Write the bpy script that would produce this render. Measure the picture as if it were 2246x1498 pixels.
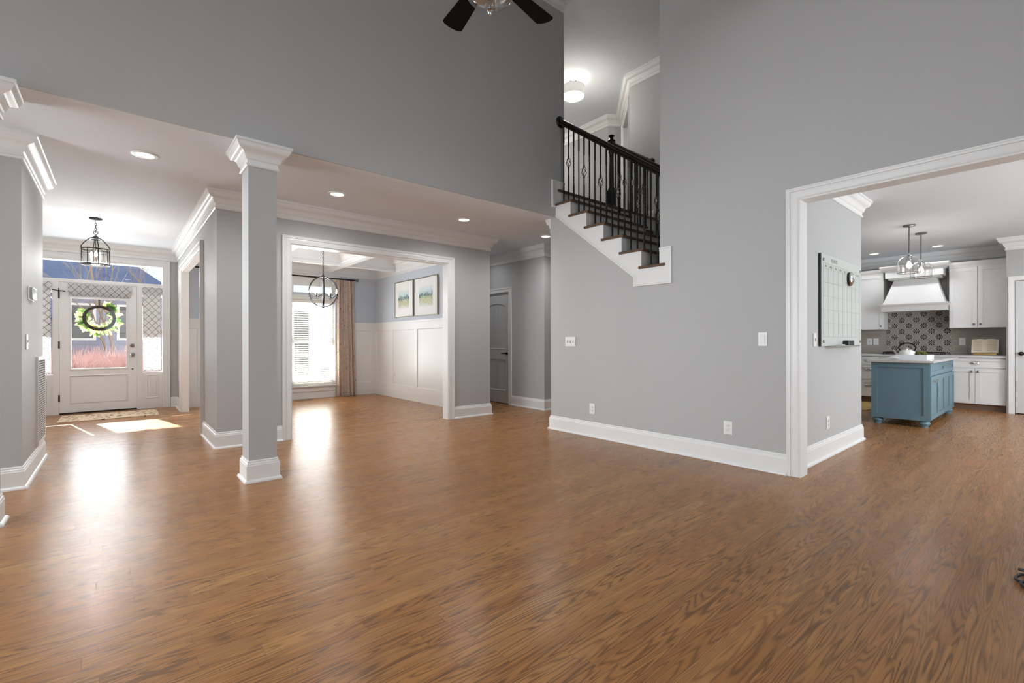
import bpy, bmesh, math, random
from mathutils import Vector, Matrix

for o in list(bpy.data.objects):
    bpy.data.objects.remove(o, do_unlink=True)
SC = bpy.context.scene
COL = SC.collection
PI = math.pi
R = random.Random(7)

# ------------------------------------------------------------------ camera, world, sun, exposure
YAW, ROLL, CAMZ = 0.7020, 0.00186, 1.11
cam_d = bpy.data.cameras.new('camera')
cam = bpy.data.objects.new('camera', cam_d)
COL.objects.link(cam)
cam_d.sensor_fit = 'HORIZONTAL'
cam_d.sensor_width = 36.0
cam_d.lens = 1020.5 / 2246 * 36.0
cam_d.shift_y = 1.6 / 2246
cam_d.clip_start = 0.05
cam_d.clip_end = 300
fw = Vector((math.sin(YAW), math.cos(YAW), 0))
rt = Vector((math.cos(YAW), -math.sin(YAW), 0))
up = Vector((0, 0, 1))
r2 = rt * math.cos(ROLL) - up * math.sin(ROLL)
u2 = up * math.cos(ROLL) + rt * math.sin(ROLL)
M = Matrix((r2, u2, -fw)).transposed().to_4x4()
M.translation = (0, 0, CAMZ)
cam.matrix_world = M
SC.camera = cam

SC.view_settings.view_transform = 'Standard'
SC.view_settings.look = 'None'
SC.view_settings.exposure = 0.0
SC.view_settings.gamma = 1.0
SC.view_settings.use_curve_mapping = False
SC.cycles.use_denoising = True
SC.cycles.max_bounces = 10
SC.cycles.diffuse_bounces = 6
SC.cycles.glossy_bounces = 4
SC.cycles.transparent_max_bounces = 16
SC.cycles.sample_clamp_indirect = 6.0
SC.cycles.caustics_reflective = False
SC.cycles.caustics_refractive = False

W = bpy.data.worlds.new('sky')
SC.world = W
W.use_nodes = True
bg = W.node_tree.nodes['Background']
bg.inputs[0].default_value = (0.83, 0.91, 1.0, 1)
bg.inputs[1].default_value = 1.25

SUN_DIR = Vector((0.22, -1.0, -0.479)).normalized()
sd = bpy.data.lights.new('sun', 'SUN')
sd.energy = 60.0
sd.angle = 0.009
sd.color = (1.0, 0.985, 0.96)
sun = bpy.data.objects.new('sun', sd)
COL.objects.link(sun)
sun.rotation_euler = SUN_DIR.to_track_quat('-Z', 'Y').to_euler()
sun.location = (-3, 20, 12)


def area_light(name, loc, direction, sx, sy, power, color=(1, 1, 1), spread=PI):
    d = bpy.data.lights.new(name, 'AREA')
    d.shape = 'RECTANGLE'
    d.size, d.size_y = sx, sy
    d.energy = power
    d.color = color
    d.spread = spread
    o = bpy.data.objects.new(name, d)
    COL.objects.link(o)
    o.location = loc
    o.rotation_euler = Vector(direction).to_track_quat('-Z', 'Y').to_euler()
    return o


DAY = (0.885, 0.95, 1.0)
# fill lights at unseen great room windows added behind and beside the camera
area_light('fill_left_low', (-4.10, 2.9, 1.55), (1, 0, 0), 1.7, 1.9, 20, DAY, math.radians(62))
area_light('fill_left_high', (-4.10, 1.9, 4.2), (1, 0, -1.0), 1.4, 2.4, 57, DAY, math.radians(85))
area_light('fill_rear_low', (1.4, -1.50, 1.45), (0, 1, 0), 3.6, 1.7, 2.5, DAY)
area_light('fill_rear_high', (1.4, -1.50, 4.2), (0, 1, 0), 3.6, 1.2, 6, DAY)
# dining and entry daylight; hall and kitchen fills stand at added unseen windows
area_light('fill_hall', (-4.15, 4.74, 1.4), (1, 0, 0), 1.9, 0.6, 125, DAY)
area_light('daylight_dining', (2.98, 9.80, 1.10), (0, -1, 0), 0.8, 1.6, 60, DAY)
area_light('daylight_dining_side', (1.62, 9.80, 1.10), (0, -1, 0), 0.8, 1.6, 85, DAY)
area_light('daylight_entry', (-0.235, 10.16, 1.3), (0, -1, 0), 0.7, 1.1, 30, DAY)
area_light('daylight_transom', (-0.235, 10.16, 2.26), (0, -1, -0.25), 1.5, 0.28, 30, DAY)
area_light('fill_kitchen', (6.8, -2.85, 1.5), (0, 1, 0), 2.8, 1.4, 170, DAY)

# ------------------------------------------------------------------ materials
MATS = {}


def new_mat(name):
    m = bpy.data.materials.new(name)
    m.use_nodes = True
    nt = m.node_tree
    b = nt.nodes['Principled BSDF']
    MATS[name] = m
    return m, nt, b


def N(nt, typ, **kw):
    n = nt.nodes.new(typ)
    for k, v in kw.items():
        if k == 'inp':
            for i, val in v.items():
                if hasattr(val, 'links') or isinstance(val, bpy.types.NodeSocket):
                    nt.links.new(val, n.inputs[i])
                else:
                    n.inputs[i].default_value = val
        else:
            setattr(n, k, v)
    return n


def math_n(nt, op, a, b=None, c=None):
    n = nt.nodes.new('ShaderNodeMath')
    n.operation = op
    for i, v in enumerate((a, b, c)):
        if v is None:
            continue
        if isinstance(v, (int, float)):
            n.inputs[i].default_value = v
        else:
            nt.links.new(v, n.inputs[i])
    return n.outputs[0]


def mix_c(nt, f, a, b):
    n = nt.nodes.new('ShaderNodeMix')
    n.data_type = 'RGBA'
    for i, v in ((0, f), (6, a), (7, b)):
        if isinstance(v, (int, float)):
            n.inputs[i].default_value = v
        elif isinstance(v, tuple):
            n.inputs[i].default_value = v if len(v) == 4 else v + (1,)
        else:
            nt.links.new(v, n.inputs[i])
    return n.outputs[2]


def simple(name, color, rough=0.5, metal=0.0, bump=0.0, bscale=60, spec=0.5, vary=0.03, vscale=3.0):
    m, nt, b = new_mat(name)
    tc = N(nt, 'ShaderNodeTexCoord')
    nz = N(nt, 'ShaderNodeTexNoise', inp={0: tc.outputs['Object'], 'Scale': vscale, 'Detail': 3.0})
    lo = tuple(c * (1 - vary) for c in color)
    hi = tuple(min(1, c * (1 + vary)) for c in color)
    nt.links.new(mix_c(nt, nz.outputs[0], lo, hi), b.inputs['Base Color'])
    b.inputs['Roughness'].default_value = rough
    b.inputs['Metallic'].default_value = metal
    b.inputs['Specular IOR Level'].default_value = spec
    if bump:
        n2 = N(nt, 'ShaderNodeTexNoise', inp={0: tc.outputs['Object'], 'Scale': float(bscale), 'Detail': 4.0})
        bp = N(nt, 'ShaderNodeBump', inp={'Height': n2.outputs[0], 'Strength': bump, 'Distance': 0.01})
        nt.links.new(bp.outputs[0], b.inputs['Normal'])
    return m


def emit(name, color, strength):
    m, nt, b = new_mat(name)
    b.inputs['Base Color'].default_value = color + (1,)
    b.inputs['Emission Color'].default_value = color + (1,)
    b.inputs['Emission Strength'].default_value = strength
    return m


def glass_mat(name, tint=(1, 1, 1), gloss=0.07, rough=0.0):
    m, nt, b = new_mat(name)
    out = nt.nodes['Material Output']
    t = N(nt, 'ShaderNodeBsdfTransparent')
    t.inputs[0].default_value = tint + (1,)
    g = N(nt, 'ShaderNodeBsdfGlossy')
    g.inputs['Roughness'].default_value = rough
    lw = N(nt, 'ShaderNodeLayerWeight')
    lw.inputs[0].default_value = 0.35
    f = math_n(nt, 'MULTIPLY_ADD', lw.outputs['Facing'], 0.5, gloss)
    mx = N(nt, 'ShaderNodeMixShader', inp={0: f})
    nt.links.new(t.outputs[0], mx.inputs[1])
    nt.links.new(g.outputs[0], mx.inputs[2])
    nt.links.new(mx.outputs[0], out.inputs[0])
    nt.nodes.remove(b)
    return m


M_WALL = simple('wall_paint_grey', (0.472, 0.474, 0.470), 0.62, bump=0.04, bscale=220, vary=0.012, spec=0.35)
M_BLUE = simple('wall_paint_blue_grey', (0.54, 0.585, 0.65), 0.6, bump=0.04, bscale=220, vary=0.012, spec=0.35)
M_TRIM = simple('white_trim_paint', (0.80, 0.80, 0.79), 0.34, vary=0.01)
M_CEIL = simple('ceiling_cooled_white', (0.775, 0.815, 0.855), 0.8, bump=0.12, bscale=110, vary=0.012, spec=0.2)  # bluish tint in the white counters warm light bounced from the floor
M_COFFER = simple('coffer_white', (0.76, 0.765, 0.77), 0.4, vary=0.008)
M_CAB = simple('cabinet_white', (0.78, 0.78, 0.775), 0.4, vary=0.012)
M_DOORW = simple('door_white', (0.82, 0.82, 0.815), 0.38, vary=0.01)
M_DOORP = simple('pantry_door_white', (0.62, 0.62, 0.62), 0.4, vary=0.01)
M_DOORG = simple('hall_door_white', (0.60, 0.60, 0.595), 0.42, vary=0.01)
M_PLATE = simple('plate_white', (0.82, 0.82, 0.80), 0.35, vary=0.005)
M_DARK = simple('dark_bronze', (0.018, 0.015, 0.013), 0.35, metal=0.6)
M_BLACK = simple('black_satin', (0.012, 0.011, 0.011), 0.4)
M_IRON = simple('black_iron', (0.010, 0.0095, 0.009), 0.42, metal=0.3)
M_RAILW = simple('dark_stained_rail', (0.0095, 0.007, 0.0058), 0.2, vary=0.2, vscale=12)
M_FANW = simple('fan_blade_walnut', (0.004, 0.0028, 0.0022), 0.7, spec=0.15, vary=0.2, vscale=10)
M_NICKEL = simple('brushed_nickel', (0.55, 0.54, 0.52), 0.25, metal=1.0)
M_CHROME = simple('chrome', (0.72, 0.72, 0.71), 0.12, metal=1.0)
M_PEWTER = simple('pewter', (0.22, 0.215, 0.205), 0.3, metal=0.9)
M_ISLAND = simple('island_blue_paint', (0.15, 0.262, 0.315), 0.42, vary=0.08, vscale=9)
M_GRANITE = simple('counter_granite', (0.60, 0.60, 0.605), 0.22, vary=0.25, vscale=45)
M_TOE = simple('toe_kick_wood', (0.22, 0.135, 0.09), 0.5, vary=0.15, vscale=14)
M_GLASS = glass_mat('clear_glass')
M_GLOBE = glass_mat('fan_bowl_glass', (0.93, 0.93, 0.93), 0.10)
M_CAN = emit('lamp_lens', (1.0, 0.97, 0.92), 6.0)
M_BULB = emit('warm_bulb', (1.0, 0.80, 0.52), 16.0)
M_BULBW = emit('white_bulb', (1.0, 0.93, 0.82), 18.0)
M_SHADE = emit('drum_shade_fabric', (1.0, 0.96, 0.90), 0.45)
M_DRUMB = emit('drum_diffuser', (1.0, 0.96, 0.90), 1.3)
M_BACKG = simple('board_edge_dark', (0.02, 0.021, 0.02), 0.4)


def floor_material():
    m, nt, b = new_mat('oak_strip_floor')
    tc = N(nt, 'ShaderNodeTexCoord')
    sep = N(nt, 'ShaderNodeSeparateXYZ', inp={0: tc.outputs['Object']})
    x, y = sep.outputs[0], sep.outputs[1]
    BW, BL = 0.0826, 1.05
    row_f = math_n(nt, 'DIVIDE', y, BW)
    row = math_n(nt, 'FLOOR', row_f)
    rr = N(nt, 'ShaderNodeTexWhiteNoise', noise_dimensions='1D', inp={'W': row})
    xo = math_n(nt, 'MULTIPLY_ADD', rr.outputs[0], 7.3, math_n(nt, 'DIVIDE', x, BL))
    pl = math_n(nt, 'FLOOR', xo)
    idv = N(nt, 'ShaderNodeCombineXYZ', inp={0: row, 1: pl, 2: 0.0})
    wn = N(nt, 'ShaderNodeTexWhiteNoise', noise_dimensions='2D', inp={0: idv.outputs[0]})
    wsep = N(nt, 'ShaderNodeSeparateColor', inp={0: wn.outputs[1]})
    # board tone
    ramp = N(nt, 'ShaderNodeValToRGB', inp={0: wn.outputs[0]})
    e = ramp.color_ramp.elements
    e[0].position, e[0].color = 0.0, (0.375, 0.166, 0.056, 1)
    e[1].position, e[1].color = 1.0, (0.470, 0.237, 0.087, 1)
    e2 = e.new(0.35); e2.color = (0.410, 0.193, 0.067, 1)
    e3 = e.new(0.65); e3.color = (0.435, 0.209, 0.074, 1)
    e4 = e.new(0.85); e4.color = (0.410, 0.180, 0.061, 1)
    # cathedral grain: contour lines of a noise stretched along the board
    gx = math_n(nt, 'MULTIPLY_ADD', x, 0.62, math_n(nt, 'MULTIPLY', wsep.outputs[0], 37.0))
    gy = math_n(nt, 'MULTIPLY_ADD', y, 9.0, math_n(nt, 'MULTIPLY', wsep.outputs[1], 23.0))
    gv = N(nt, 'ShaderNodeCombineXYZ', inp={0: gx, 1: gy, 2: wsep.outputs[2]})
    gn = N(nt, 'ShaderNodeTexNoise', inp={0: gv.outputs[0], 'Scale': 1.45, 'Detail': 2.0, 'Roughness': 0.38, 'Distortion': 0.12})
    lines = math_n(nt, 'SINE', math_n(nt, 'MULTIPLY', gn.outputs[0], 125.0))
    lines = math_n(nt, 'POWER', math_n(nt, 'MULTIPLY_ADD', lines, 0.5, 0.5), 2.2)
    # fine pores along the board
    fv = N(nt, 'ShaderNodeCombineXYZ', inp={0: math_n(nt, 'MULTIPLY', x, 7.0), 1: math_n(nt, 'MULTIPLY', y, 190.0), 2: wsep.outputs[0]})
    fn = N(nt, 'ShaderNodeTexNoise', inp={0: fv.outputs[0], 'Scale': 1.0, 'Detail': 3.0})
    big = N(nt, 'ShaderNodeTexNoise', inp={0: gv.outputs[0], 'Scale': 0.7, 'Detail': 3.0})
    pores = N(nt, 'ShaderNodeMapRange', inp={0: fn.outputs[0], 1: 0.35, 2: 0.65, 3: 0.0, 4: 1.0})
    dk = math_n(nt, 'MULTIPLY_ADD', lines, 0.60, math_n(nt, 'MULTIPLY', pores.outputs[0], 0.28))
    dk = math_n(nt, 'MULTIPLY', dk, math_n(nt, 'MULTIPLY_ADD', big.outputs[0], 1.2, 0.35))
    c1 = mix_c(nt, dk, ramp.outputs[0], (0.095, 0.046, 0.021))
    knot = N(nt, 'ShaderNodeMapRange', inp={0: big.outputs[0], 1: 0.62, 2: 0.75, 3: 0.0, 4: 0.45})
    c1 = mix_c(nt, knot.outputs[0], c1, (0.23, 0.125, 0.062))
    # seams
    fy = math_n(nt, 'FRACT', row_f)
    ey = math_n(nt, 'MINIMUM', fy, math_n(nt, 'SUBTRACT', 1.0, fy))
    fx = math_n(nt, 'FRACT', xo)
    ex = math_n(nt, 'MULTIPLY', math_n(nt, 'MINIMUM', fx, math_n(nt, 'SUBTRACT', 1.0, fx)), BL / BW)
    ee = math_n(nt, 'MINIMUM', ex, ey)
    seam = N(nt, 'ShaderNodeMapRange', inp={0: ee, 1: 0.006, 2: 0.02, 3: 1.0, 4: 0.0})
    c2 = mix_c(nt, math_n(nt, 'MULTIPLY', seam.outputs[0], 0.42), c1, (0.10, 0.055, 0.03))
    nt.links.new(c2, b.inputs['Base Color'])
    rn = N(nt, 'ShaderNodeMapRange', inp={0: fn.outputs[0], 1: 0.2, 2: 0.8, 3: 0.22, 4: 0.31})
    nt.links.new(rn.outputs[0], b.inputs['Roughness'])
    b.inputs['Specular IOR Level'].default_value = 0.15
    hgt = math_n(nt, 'MULTIPLY_ADD', seam.outputs[0], -0.35, math_n(nt, 'MULTIPLY', fn.outputs[0], 0.30))
    bp = N(nt, 'ShaderNodeBump', inp={'Height': hgt, 'Strength': 0.22, 'Distance': 0.004})
    nt.links.new(bp.outputs[0], b.inputs['Normal'])
    return m


def tread_material():
    m, nt, b = new_mat('stair_tread_oak')
    tc = N(nt, 'ShaderNodeTexCoord')
    mp = N(nt, 'ShaderNodeMapping', inp={0: tc.outputs['Object']})
    mp.inputs['Scale'].default_value = (3, 60, 60)
    nz = N(nt, 'ShaderNodeTexNoise', inp={0: mp.outputs[0], 'Scale': 1.0, 'Detail': 4.0})
    nt.links.new(mix_c(nt, nz.outputs[0], (0.075, 0.042, 0.025), (0.15, 0.09, 0.056)), b.inputs['Base Color'])
    b.inputs['Roughness'].default_value = 0.35
    return m


def lattice_fabric():
    m, nt, b = new_mat('trellis_fabric')
    out = nt.nodes['Material Output']
    tc = N(nt, 'ShaderNodeTexCoord')
    sep = N(nt, 'ShaderNodeSeparateXYZ', inp={0: tc.outputs['Object']})
    x, z = sep.outputs[0], sep.outputs[2]
    k = 9.2
    ms = None
    for sgn in (0.92, -0.92):
        t = math_n(nt, 'MULTIPLY', math_n(nt, 'MULTIPLY_ADD', x, 1.0 / sgn * 1.05, z), k)
        t = math_n(nt, 'FRACT', t)
        t = math_n(nt, 'ABSOLUTE', math_n(nt, 'SUBTRACT', t, 0.5))
        l = math_n(nt, 'LESS_THAN', t, 0.052)
        ms = l if ms is None else math_n(nt, 'MAXIMUM', ms, l)
    c = mix_c(nt, ms, (0.86, 0.855, 0.845), (0.33, 0.33, 0.335))
    d = N(nt, 'ShaderNodeBsdfDiffuse', inp={0: c})
    tr = N(nt, 'ShaderNodeBsdfTranslucent', inp={0: c})
    mx = N(nt, 'ShaderNodeMixShader', inp={0: 0.42})
    nt.links.new(d.outputs[0], mx.inputs[1])
    nt.links.new(tr.outputs[0], mx.inputs[2])
    nt.links.new(mx.outputs[0], out.inputs[0])
    nt.nodes.remove(b)
    return m


def curtain_fabric():
    m, nt, b = new_mat('printed_curtain_fabric')
    out = nt.nodes['Material Output']
    tc = N(nt, 'ShaderNodeTexCoord')
    uv = tc.outputs['UV']
    n1 = N(nt, 'ShaderNodeTexVoronoi', inp={0: uv, 'Scale': 17.0, 'Randomness': 1.0})
    n2 = N(nt, 'ShaderNodeTexNoise', inp={0: uv, 'Scale': 26.0, 'Detail': 4.0, 'Distortion': 2.0})
    spot = N(nt, 'ShaderNodeMapRange', inp={0: n1.outputs[0], 1: 0.16, 2: 0.26, 3: 1.0, 4: 0.0})
    wob = N(nt, 'ShaderNodeMapRange', inp={0: n2.outputs[0], 1: 0.47, 2: 0.56, 3: 0.0, 4: 1.0})
    f = math_n(nt, 'MULTIPLY', spot.outputs[0], wob.outputs[0])
    vine = N(nt, 'ShaderNodeMapRange', inp={0: math_n(nt, 'ABSOLUTE', math_n(nt, 'SUBTRACT', n2.outputs[0], 0.5)), 1: 0.0, 2: 0.035, 3: 0.55, 4: 0.0})
    f = math_n(nt, 'MAXIMUM', f, vine.outputs[0])
    c = mix_c(nt, f, (0.74, 0.61, 0.53), (0.13, 0.08, 0.07))
    d = N(nt, 'ShaderNodeBsdfDiffuse', inp={0: c})
    tr = N(nt, 'ShaderNodeBsdfTranslucent', inp={0: c})
    mx = N(nt, 'ShaderNodeMixShader', inp={0: 0.25})
    nt.links.new(d.outputs[0], mx.inputs[1])
    nt.links.new(tr.outputs[0], mx.inputs[2])
    nt.links.new(mx.outputs[0], out.inputs[0])
    nt.nodes.remove(b)
    return m


def flower_tile():
    """patterned cement tile: eight-petal flowers on a staggered grid inside wavy ogee outlines (plane x = const)"""
    m, nt, b = new_mat('flower_cement_tile')
    tc = N(nt, 'ShaderNodeTexCoord')
    sep = N(nt, 'ShaderNodeSeparateXYZ', inp={0: tc.outputs['Object']})
    y, z = sep.outputs[1], sep.outputs[2]
    P = 0.208

    def cell(oy, oz):
        a = math_n(nt, 'FRACT', math_n(nt, 'DIVIDE', math_n(nt, 'ADD', y, oy), P))
        c = math_n(nt, 'FRACT', math_n(nt, 'DIVIDE', math_n(nt, 'ADD', z, oz), P))
        return math_n(nt, 'MULTIPLY', math_n(nt, 'SUBTRACT', a, 0.5), P), math_n(nt, 'MULTIPLY', math_n(nt, 'SUBTRACT', c, 0.5), P)
    dark = None
    ring = None
    for oy, oz in ((10.03, 10.04), (10.03 + P / 2, 10.04 + P / 2)):
        a, c = cell(oy, oz)
        r = math_n(nt, 'SQRT', math_n(nt, 'ADD', math_n(nt, 'MULTIPLY', a, a), math_n(nt, 'MULTIPLY', c, c)))
        th = math_n(nt, 'ARCTAN2', c, a)
        pet = math_n(nt, 'ABSOLUTE', math_n(nt, 'COSINE', math_n(nt, 'MULTIPLY', th, 4.0)))
        inr = math_n(nt, 'MULTIPLY', math_n(nt, 'GREATER_THAN', r, 0.012), math_n(nt, 'LESS_THAN', r, 0.048))
        p = math_n(nt, 'MULTIPLY', inr, math_n(nt, 'GREATER_THAN', pet, 0.62))
        p = math_n(nt, 'MAXIMUM', p, math_n(nt, 'LESS_THAN', r, 0.006))
        dark = p if dark is None else math_n(nt, 'MAXIMUM', dark, p)
        q = math_n(nt, 'ADD', math_n(nt, 'POWER', math_n(nt, 'DIVIDE', math_n(nt, 'ABSOLUTE', a), 0.098), 1.35),
                   math_n(nt, 'POWER', math_n(nt, 'DIVIDE', math_n(nt, 'ABSOLUTE', c), 0.070), 1.6))
        g = math_n(nt, 'LESS_THAN', math_n(nt, 'ABSOLUTE', math_n(nt, 'SUBTRACT', q, 0.92)), 0.10)
        ring = g if ring is None else math_n(nt, 'MAXIMUM', ring, g)
    nz = N(nt, 'ShaderNodeTexNoise', inp={0: tc.outputs['Object'], 'Scale': 14.0, 'Detail': 4.0})
    base = mix_c(nt, nz.outputs[0], (0.34, 0.30, 0.265), (0.46, 0.41, 0.365))
    c1 = mix_c(nt, math_n(nt, 'MULTIPLY', ring, 0.6), base, (0.17, 0.145, 0.125))
    c2 = mix_c(nt, dark, c1, (0.006, 0.004, 0.004))
    nt.links.new(c2, b.inputs['Base Color'])
    b.inputs['Roughness'].default_value = 0.5
    return m


def splash_tile():
    m, nt, b = new_mat('taupe_strip_tile')
    tc = N(nt, 'ShaderNodeTexCoord')
    sep = N(nt, 'ShaderNodeSeparateXYZ', inp={0: tc.outputs['Object']})
    v = N(nt, 'ShaderNodeCombineXYZ', inp={0: sep.outputs[1], 1: sep.outputs[2], 2: 0.0})
    br = N(nt, 'ShaderNodeTexBrick', inp={0: v.outputs[0], 'Scale': 1.0, 'Mortar Size': 0.002, 'Brick Width': 0.3, 'Row Height': 0.05,
                                         1: (0.36, 0.315, 0.27, 1), 2: (0.40, 0.355, 0.31, 1), 3: (0.27, 0.24, 0.21, 1)})
    nt.links.new(br.outputs[0], b.inputs['Base Color'])
    b.inputs['Roughness'].default_value = 0.35
    return m


def watercolor(name, seed):
    m, nt, b = new_mat(name)
    tc = N(nt, 'ShaderNodeTexCoord')
    uv = N(nt, 'ShaderNodeSeparateXYZ', inp={0: tc.outputs['UV']})
    n1 = N(nt, 'ShaderNodeTexNoise', noise_dimensions='4D', inp={0: tc.outputs['UV'], 'W': seed, 'Scale': 5.0, 'Detail': 6.0})
    n2 = N(nt, 'ShaderNodeTexNoise', noise_dimensions='4D', inp={0: tc.outputs['UV'], 'W': seed + 4, 'Scale': 14.0, 'Detail': 5.0})
    v = math_n(nt, 'MULTIPLY_ADD', math_n(nt, 'SUBTRACT', n1.outputs[0], 0.5), 0.42, uv.outputs[1])
    rp = N(nt, 'ShaderNodeValToRGB', inp={0: v})
    el = rp.color_ramp.elements
    el[0].position, el[0].color = 0.02, (0.72, 0.76, 0.72, 1)
    el[1].position, el[1].color = 0.98, (0.74, 0.79, 0.80, 1)
    for p, c in ((0.16, (0.50, 0.56, 0.36)), (0.34, (0.45, 0.47, 0.22)), (0.46, (0.30, 0.36, 0.22)), (0.53, (0.05, 0.11, 0.10)),
                 (0.62, (0.10, 0.20, 0.20)), (0.68, (0.46, 0.62, 0.64)), (0.80, (0.62, 0.72, 0.75))):
        q = el.new(p)
        q.color = c + (1,)
    f = N(nt, 'ShaderNodeMapRange', inp={0: n2.outputs[0], 1: 0.45, 2: 0.65, 3: 0.0, 4: 0.7})
    nt.links.new(mix_c(nt, f.outputs[0], rp.outputs[0], (0.70, 0.74, 0.72)), b.inputs['Base Color'])
    b.inputs['Roughness'].default_value = 0.6
    return m


def spotted_mat(name, base, dark, scale, light=None):
    m, nt, b = new_mat(name)
    tc = N(nt, 'ShaderNodeTexCoord')
    v = N(nt, 'ShaderNodeTexVoronoi', inp={0: tc.outputs['Object'], 'Scale': scale})
    n = N(nt, 'ShaderNodeTexNoise', inp={0: tc.outputs['Object'], 'Scale': scale * 1.7, 'Detail': 3.0})
    f = math_n(nt, 'MULTIPLY', math_n(nt, 'LESS_THAN', v.outputs[0], 0.36), math_n(nt, 'GREATER_THAN', n.outputs[0], 0.46))
    c = mix_c(nt, f, base, dark)
    if light:
        g = math_n(nt, 'LESS_THAN', n.outputs[0], 0.40)
        c = mix_c(nt, g, c, light)
    nt.links.new(c, b.inputs['Base Color'])
    b.inputs['Roughness'].default_value = 0.9
    return m


def perforated():
    m, nt, b = new_mat('perforated_grille')
    tc = N(nt, 'ShaderNodeTexCoord')
    sep = N(nt, 'ShaderNodeSeparateXYZ', inp={0: tc.outputs['Object']})
    fy = math_n(nt, 'FRACT', math_n(nt, 'DIVIDE', math_n(nt, 'ADD', sep.outputs[1], 10.0), 0.066))
    fz = math_n(nt, 'FRACT', math_n(nt, 'DIVIDE', math_n(nt, 'ADD', sep.outputs[2], 10.0), 0.0215))
    iy = math_n(nt, 'LESS_THAN', math_n(nt, 'ABSOLUTE', math_n(nt, 'SUBTRACT', fy, 0.5)), 0.33)
    iz = math_n(nt, 'LESS_THAN', math_n(nt, 'ABSOLUTE', math_n(nt, 'SUBTRACT', fz, 0.5)), 0.27)
    h = math_n(nt, 'MULTIPLY', iy, iz)
    nt.links.new(mix_c(nt, h, (0.80, 0.80, 0.79), (0.03, 0.03, 0.03)), b.inputs['Base Color'])
    b.inputs['Specular IOR Level'].default_value = 0.0
    b.inputs['Roughness'].default_value = 0.9
    return m


def siding(name, c1, c2, pitch=0.18):
    m, nt, b = new_mat(name)
    tc = N(nt, 'ShaderNodeTexCoord')
    sep = N(nt, 'ShaderNodeSeparateXYZ', inp={0: tc.outputs['Object']})
    f = math_n(nt, 'FRACT', math_n(nt, 'DIVIDE', sep.outputs[2], pitch))
    g = math_n(nt, 'LESS_THAN', f, 0.12)
    nz = N(nt, 'ShaderNodeTexNoise', inp={0: tc.outputs['Object'], 'Scale': 2.0})
    nt.links.new(mix_c(nt, math_n(nt, 'MULTIPLY', nz.outputs[0], 0.4), mix_c(nt, g, c1, c2), c2), b.inputs['Base Color'])
    b.inputs['Roughness'].default_value = 0.8
    return m


def leaf_mat():
    m, nt, b = new_mat('magnolia_leaf')
    out = nt.nodes['Material Output']
    oi = N(nt, 'ShaderNodeTexCoord')
    nz = N(nt, 'ShaderNodeTexNoise', inp={0: oi.outputs['Object'], 'Scale': 9.0, 'Detail': 1.0})
    rp = N(nt, 'ShaderNodeValToRGB', inp={0: nz.outputs[0]})
    el = rp.color_ramp.elements
    el[0].position, el[0].color = 0.36, (0.05, 0.11, 0.02, 1)
    el[1].position, el[1].color = 0.66, (0.62, 0.62, 0.30, 1)
    q = el.new(0.5); q.color = (0.20, 0.30, 0.08, 1)
    d = N(nt, 'ShaderNodeBsdfDiffuse', inp={0: rp.outputs[0]})
    t = N(nt, 'ShaderNodeBsdfTranslucent', inp={0: rp.outputs[0]})
    mx = N(nt, 'ShaderNodeMixShader', inp={0: 0.5})
    nt.links.new(d.outputs[0], mx.inputs[1]); nt.links.new(t.outputs[0], mx.inputs[2])
    nt.links.new(mx.outputs[0], out.inputs[0]); nt.nodes.remove(b)
    return m


M_FLOOR = floor_material()
M_TREAD = tread_material()
M_LATT = lattice_fabric()
M_CURT = curtain_fabric()
M_TILE = flower_tile()
M_SPLASH = splash_tile()
M_MAT = spotted_mat('entry_mat_weave', (0.62, 0.47, 0.32), (0.05, 0.03, 0.03), 13.0, (0.72, 0.58, 0.43))
M_KRUG = spotted_mat('yellow_kitchen_rug', (0.55, 0.38, 0.13), (0.25, 0.16, 0.06), 11.0)
M_PERF = perforated()
M_ART1 = watercolor('watercolour_far', 2.3)
M_ART2 = watercolor('watercolour_near', 7.9)
M_FRAME = simple('picture_frame_champagne', (0.20, 0.175, 0.12), 0.4, metal=0.35)
M_PAPER = simple('mat_board_white', (0.82, 0.82, 0.81), 0.7, vary=0.004)
M_BOARD = simple('glass_board_face', (0.56, 0.60, 0.565), 0.16, vary=0.01)
M_LINE = simple('board_line_ink', (0.25, 0.285, 0.26), 0.4)
M_SLAT = simple('blind_slat_cream', (0.82, 0.80, 0.74), 0.45, vary=0.01)
M_LEAF = leaf_mat()
M_TWIG = simple('wreath_twig', (0.022, 0.0095, 0.005), 0.9, spec=0.1, vary=0.4, vscale=60)
M_MOSS = simple('moss_green', (0.10, 0.11, 0.015), 0.9, vary=0.5, vscale=80)
M_GOLD = simple('brass', (0.55, 0.36, 0.12), 0.3, metal=0.9)
M_CERAMIC = simple('white_ceramic', (0.78, 0.77, 0.74), 0.25)
M_LINEN = simple('white_linen', (0.80, 0.80, 0.80), 0.85)
M_PAGE = simple('old_page', (0.80, 0.70, 0.55), 0.8, vary=0.12, vscale=30)
M_TEXT = simple('page_ink', (0.42, 0.34, 0.26), 0.8)
M_CREAM = simple('porch_cream', (0.74, 0.66, 0.52), 0.6)
M_GROUND = simple('concrete_drive', (0.42, 0.43, 0.46), 0.85, vary=0.15, vscale=1.5)
M_LAWN = simple('winter_lawn', (0.26, 0.25, 0.17), 0.95, vary=0.25, vscale=6)
M_SIDE1 = siding('lavender_siding', (0.33, 0.33, 0.42), (0.25, 0.25, 0.34))
M_SIDE2 = siding('brown_siding', (0.13, 0.11, 0.10), (0.09, 0.08, 0.07))
M_ROOF = siding('blue_shingle', (0.085, 0.135, 0.27), (0.06, 0.10, 0.21), 0.14)
M_PINK = simple('pink_twigs', (0.46, 0.31, 0.29), 0.9, vary=0.35, vscale=25)
M_BARK = simple('tan_bark', (0.25, 0.18, 0.12), 0.9, vary=0.3, vscale=20)
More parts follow.
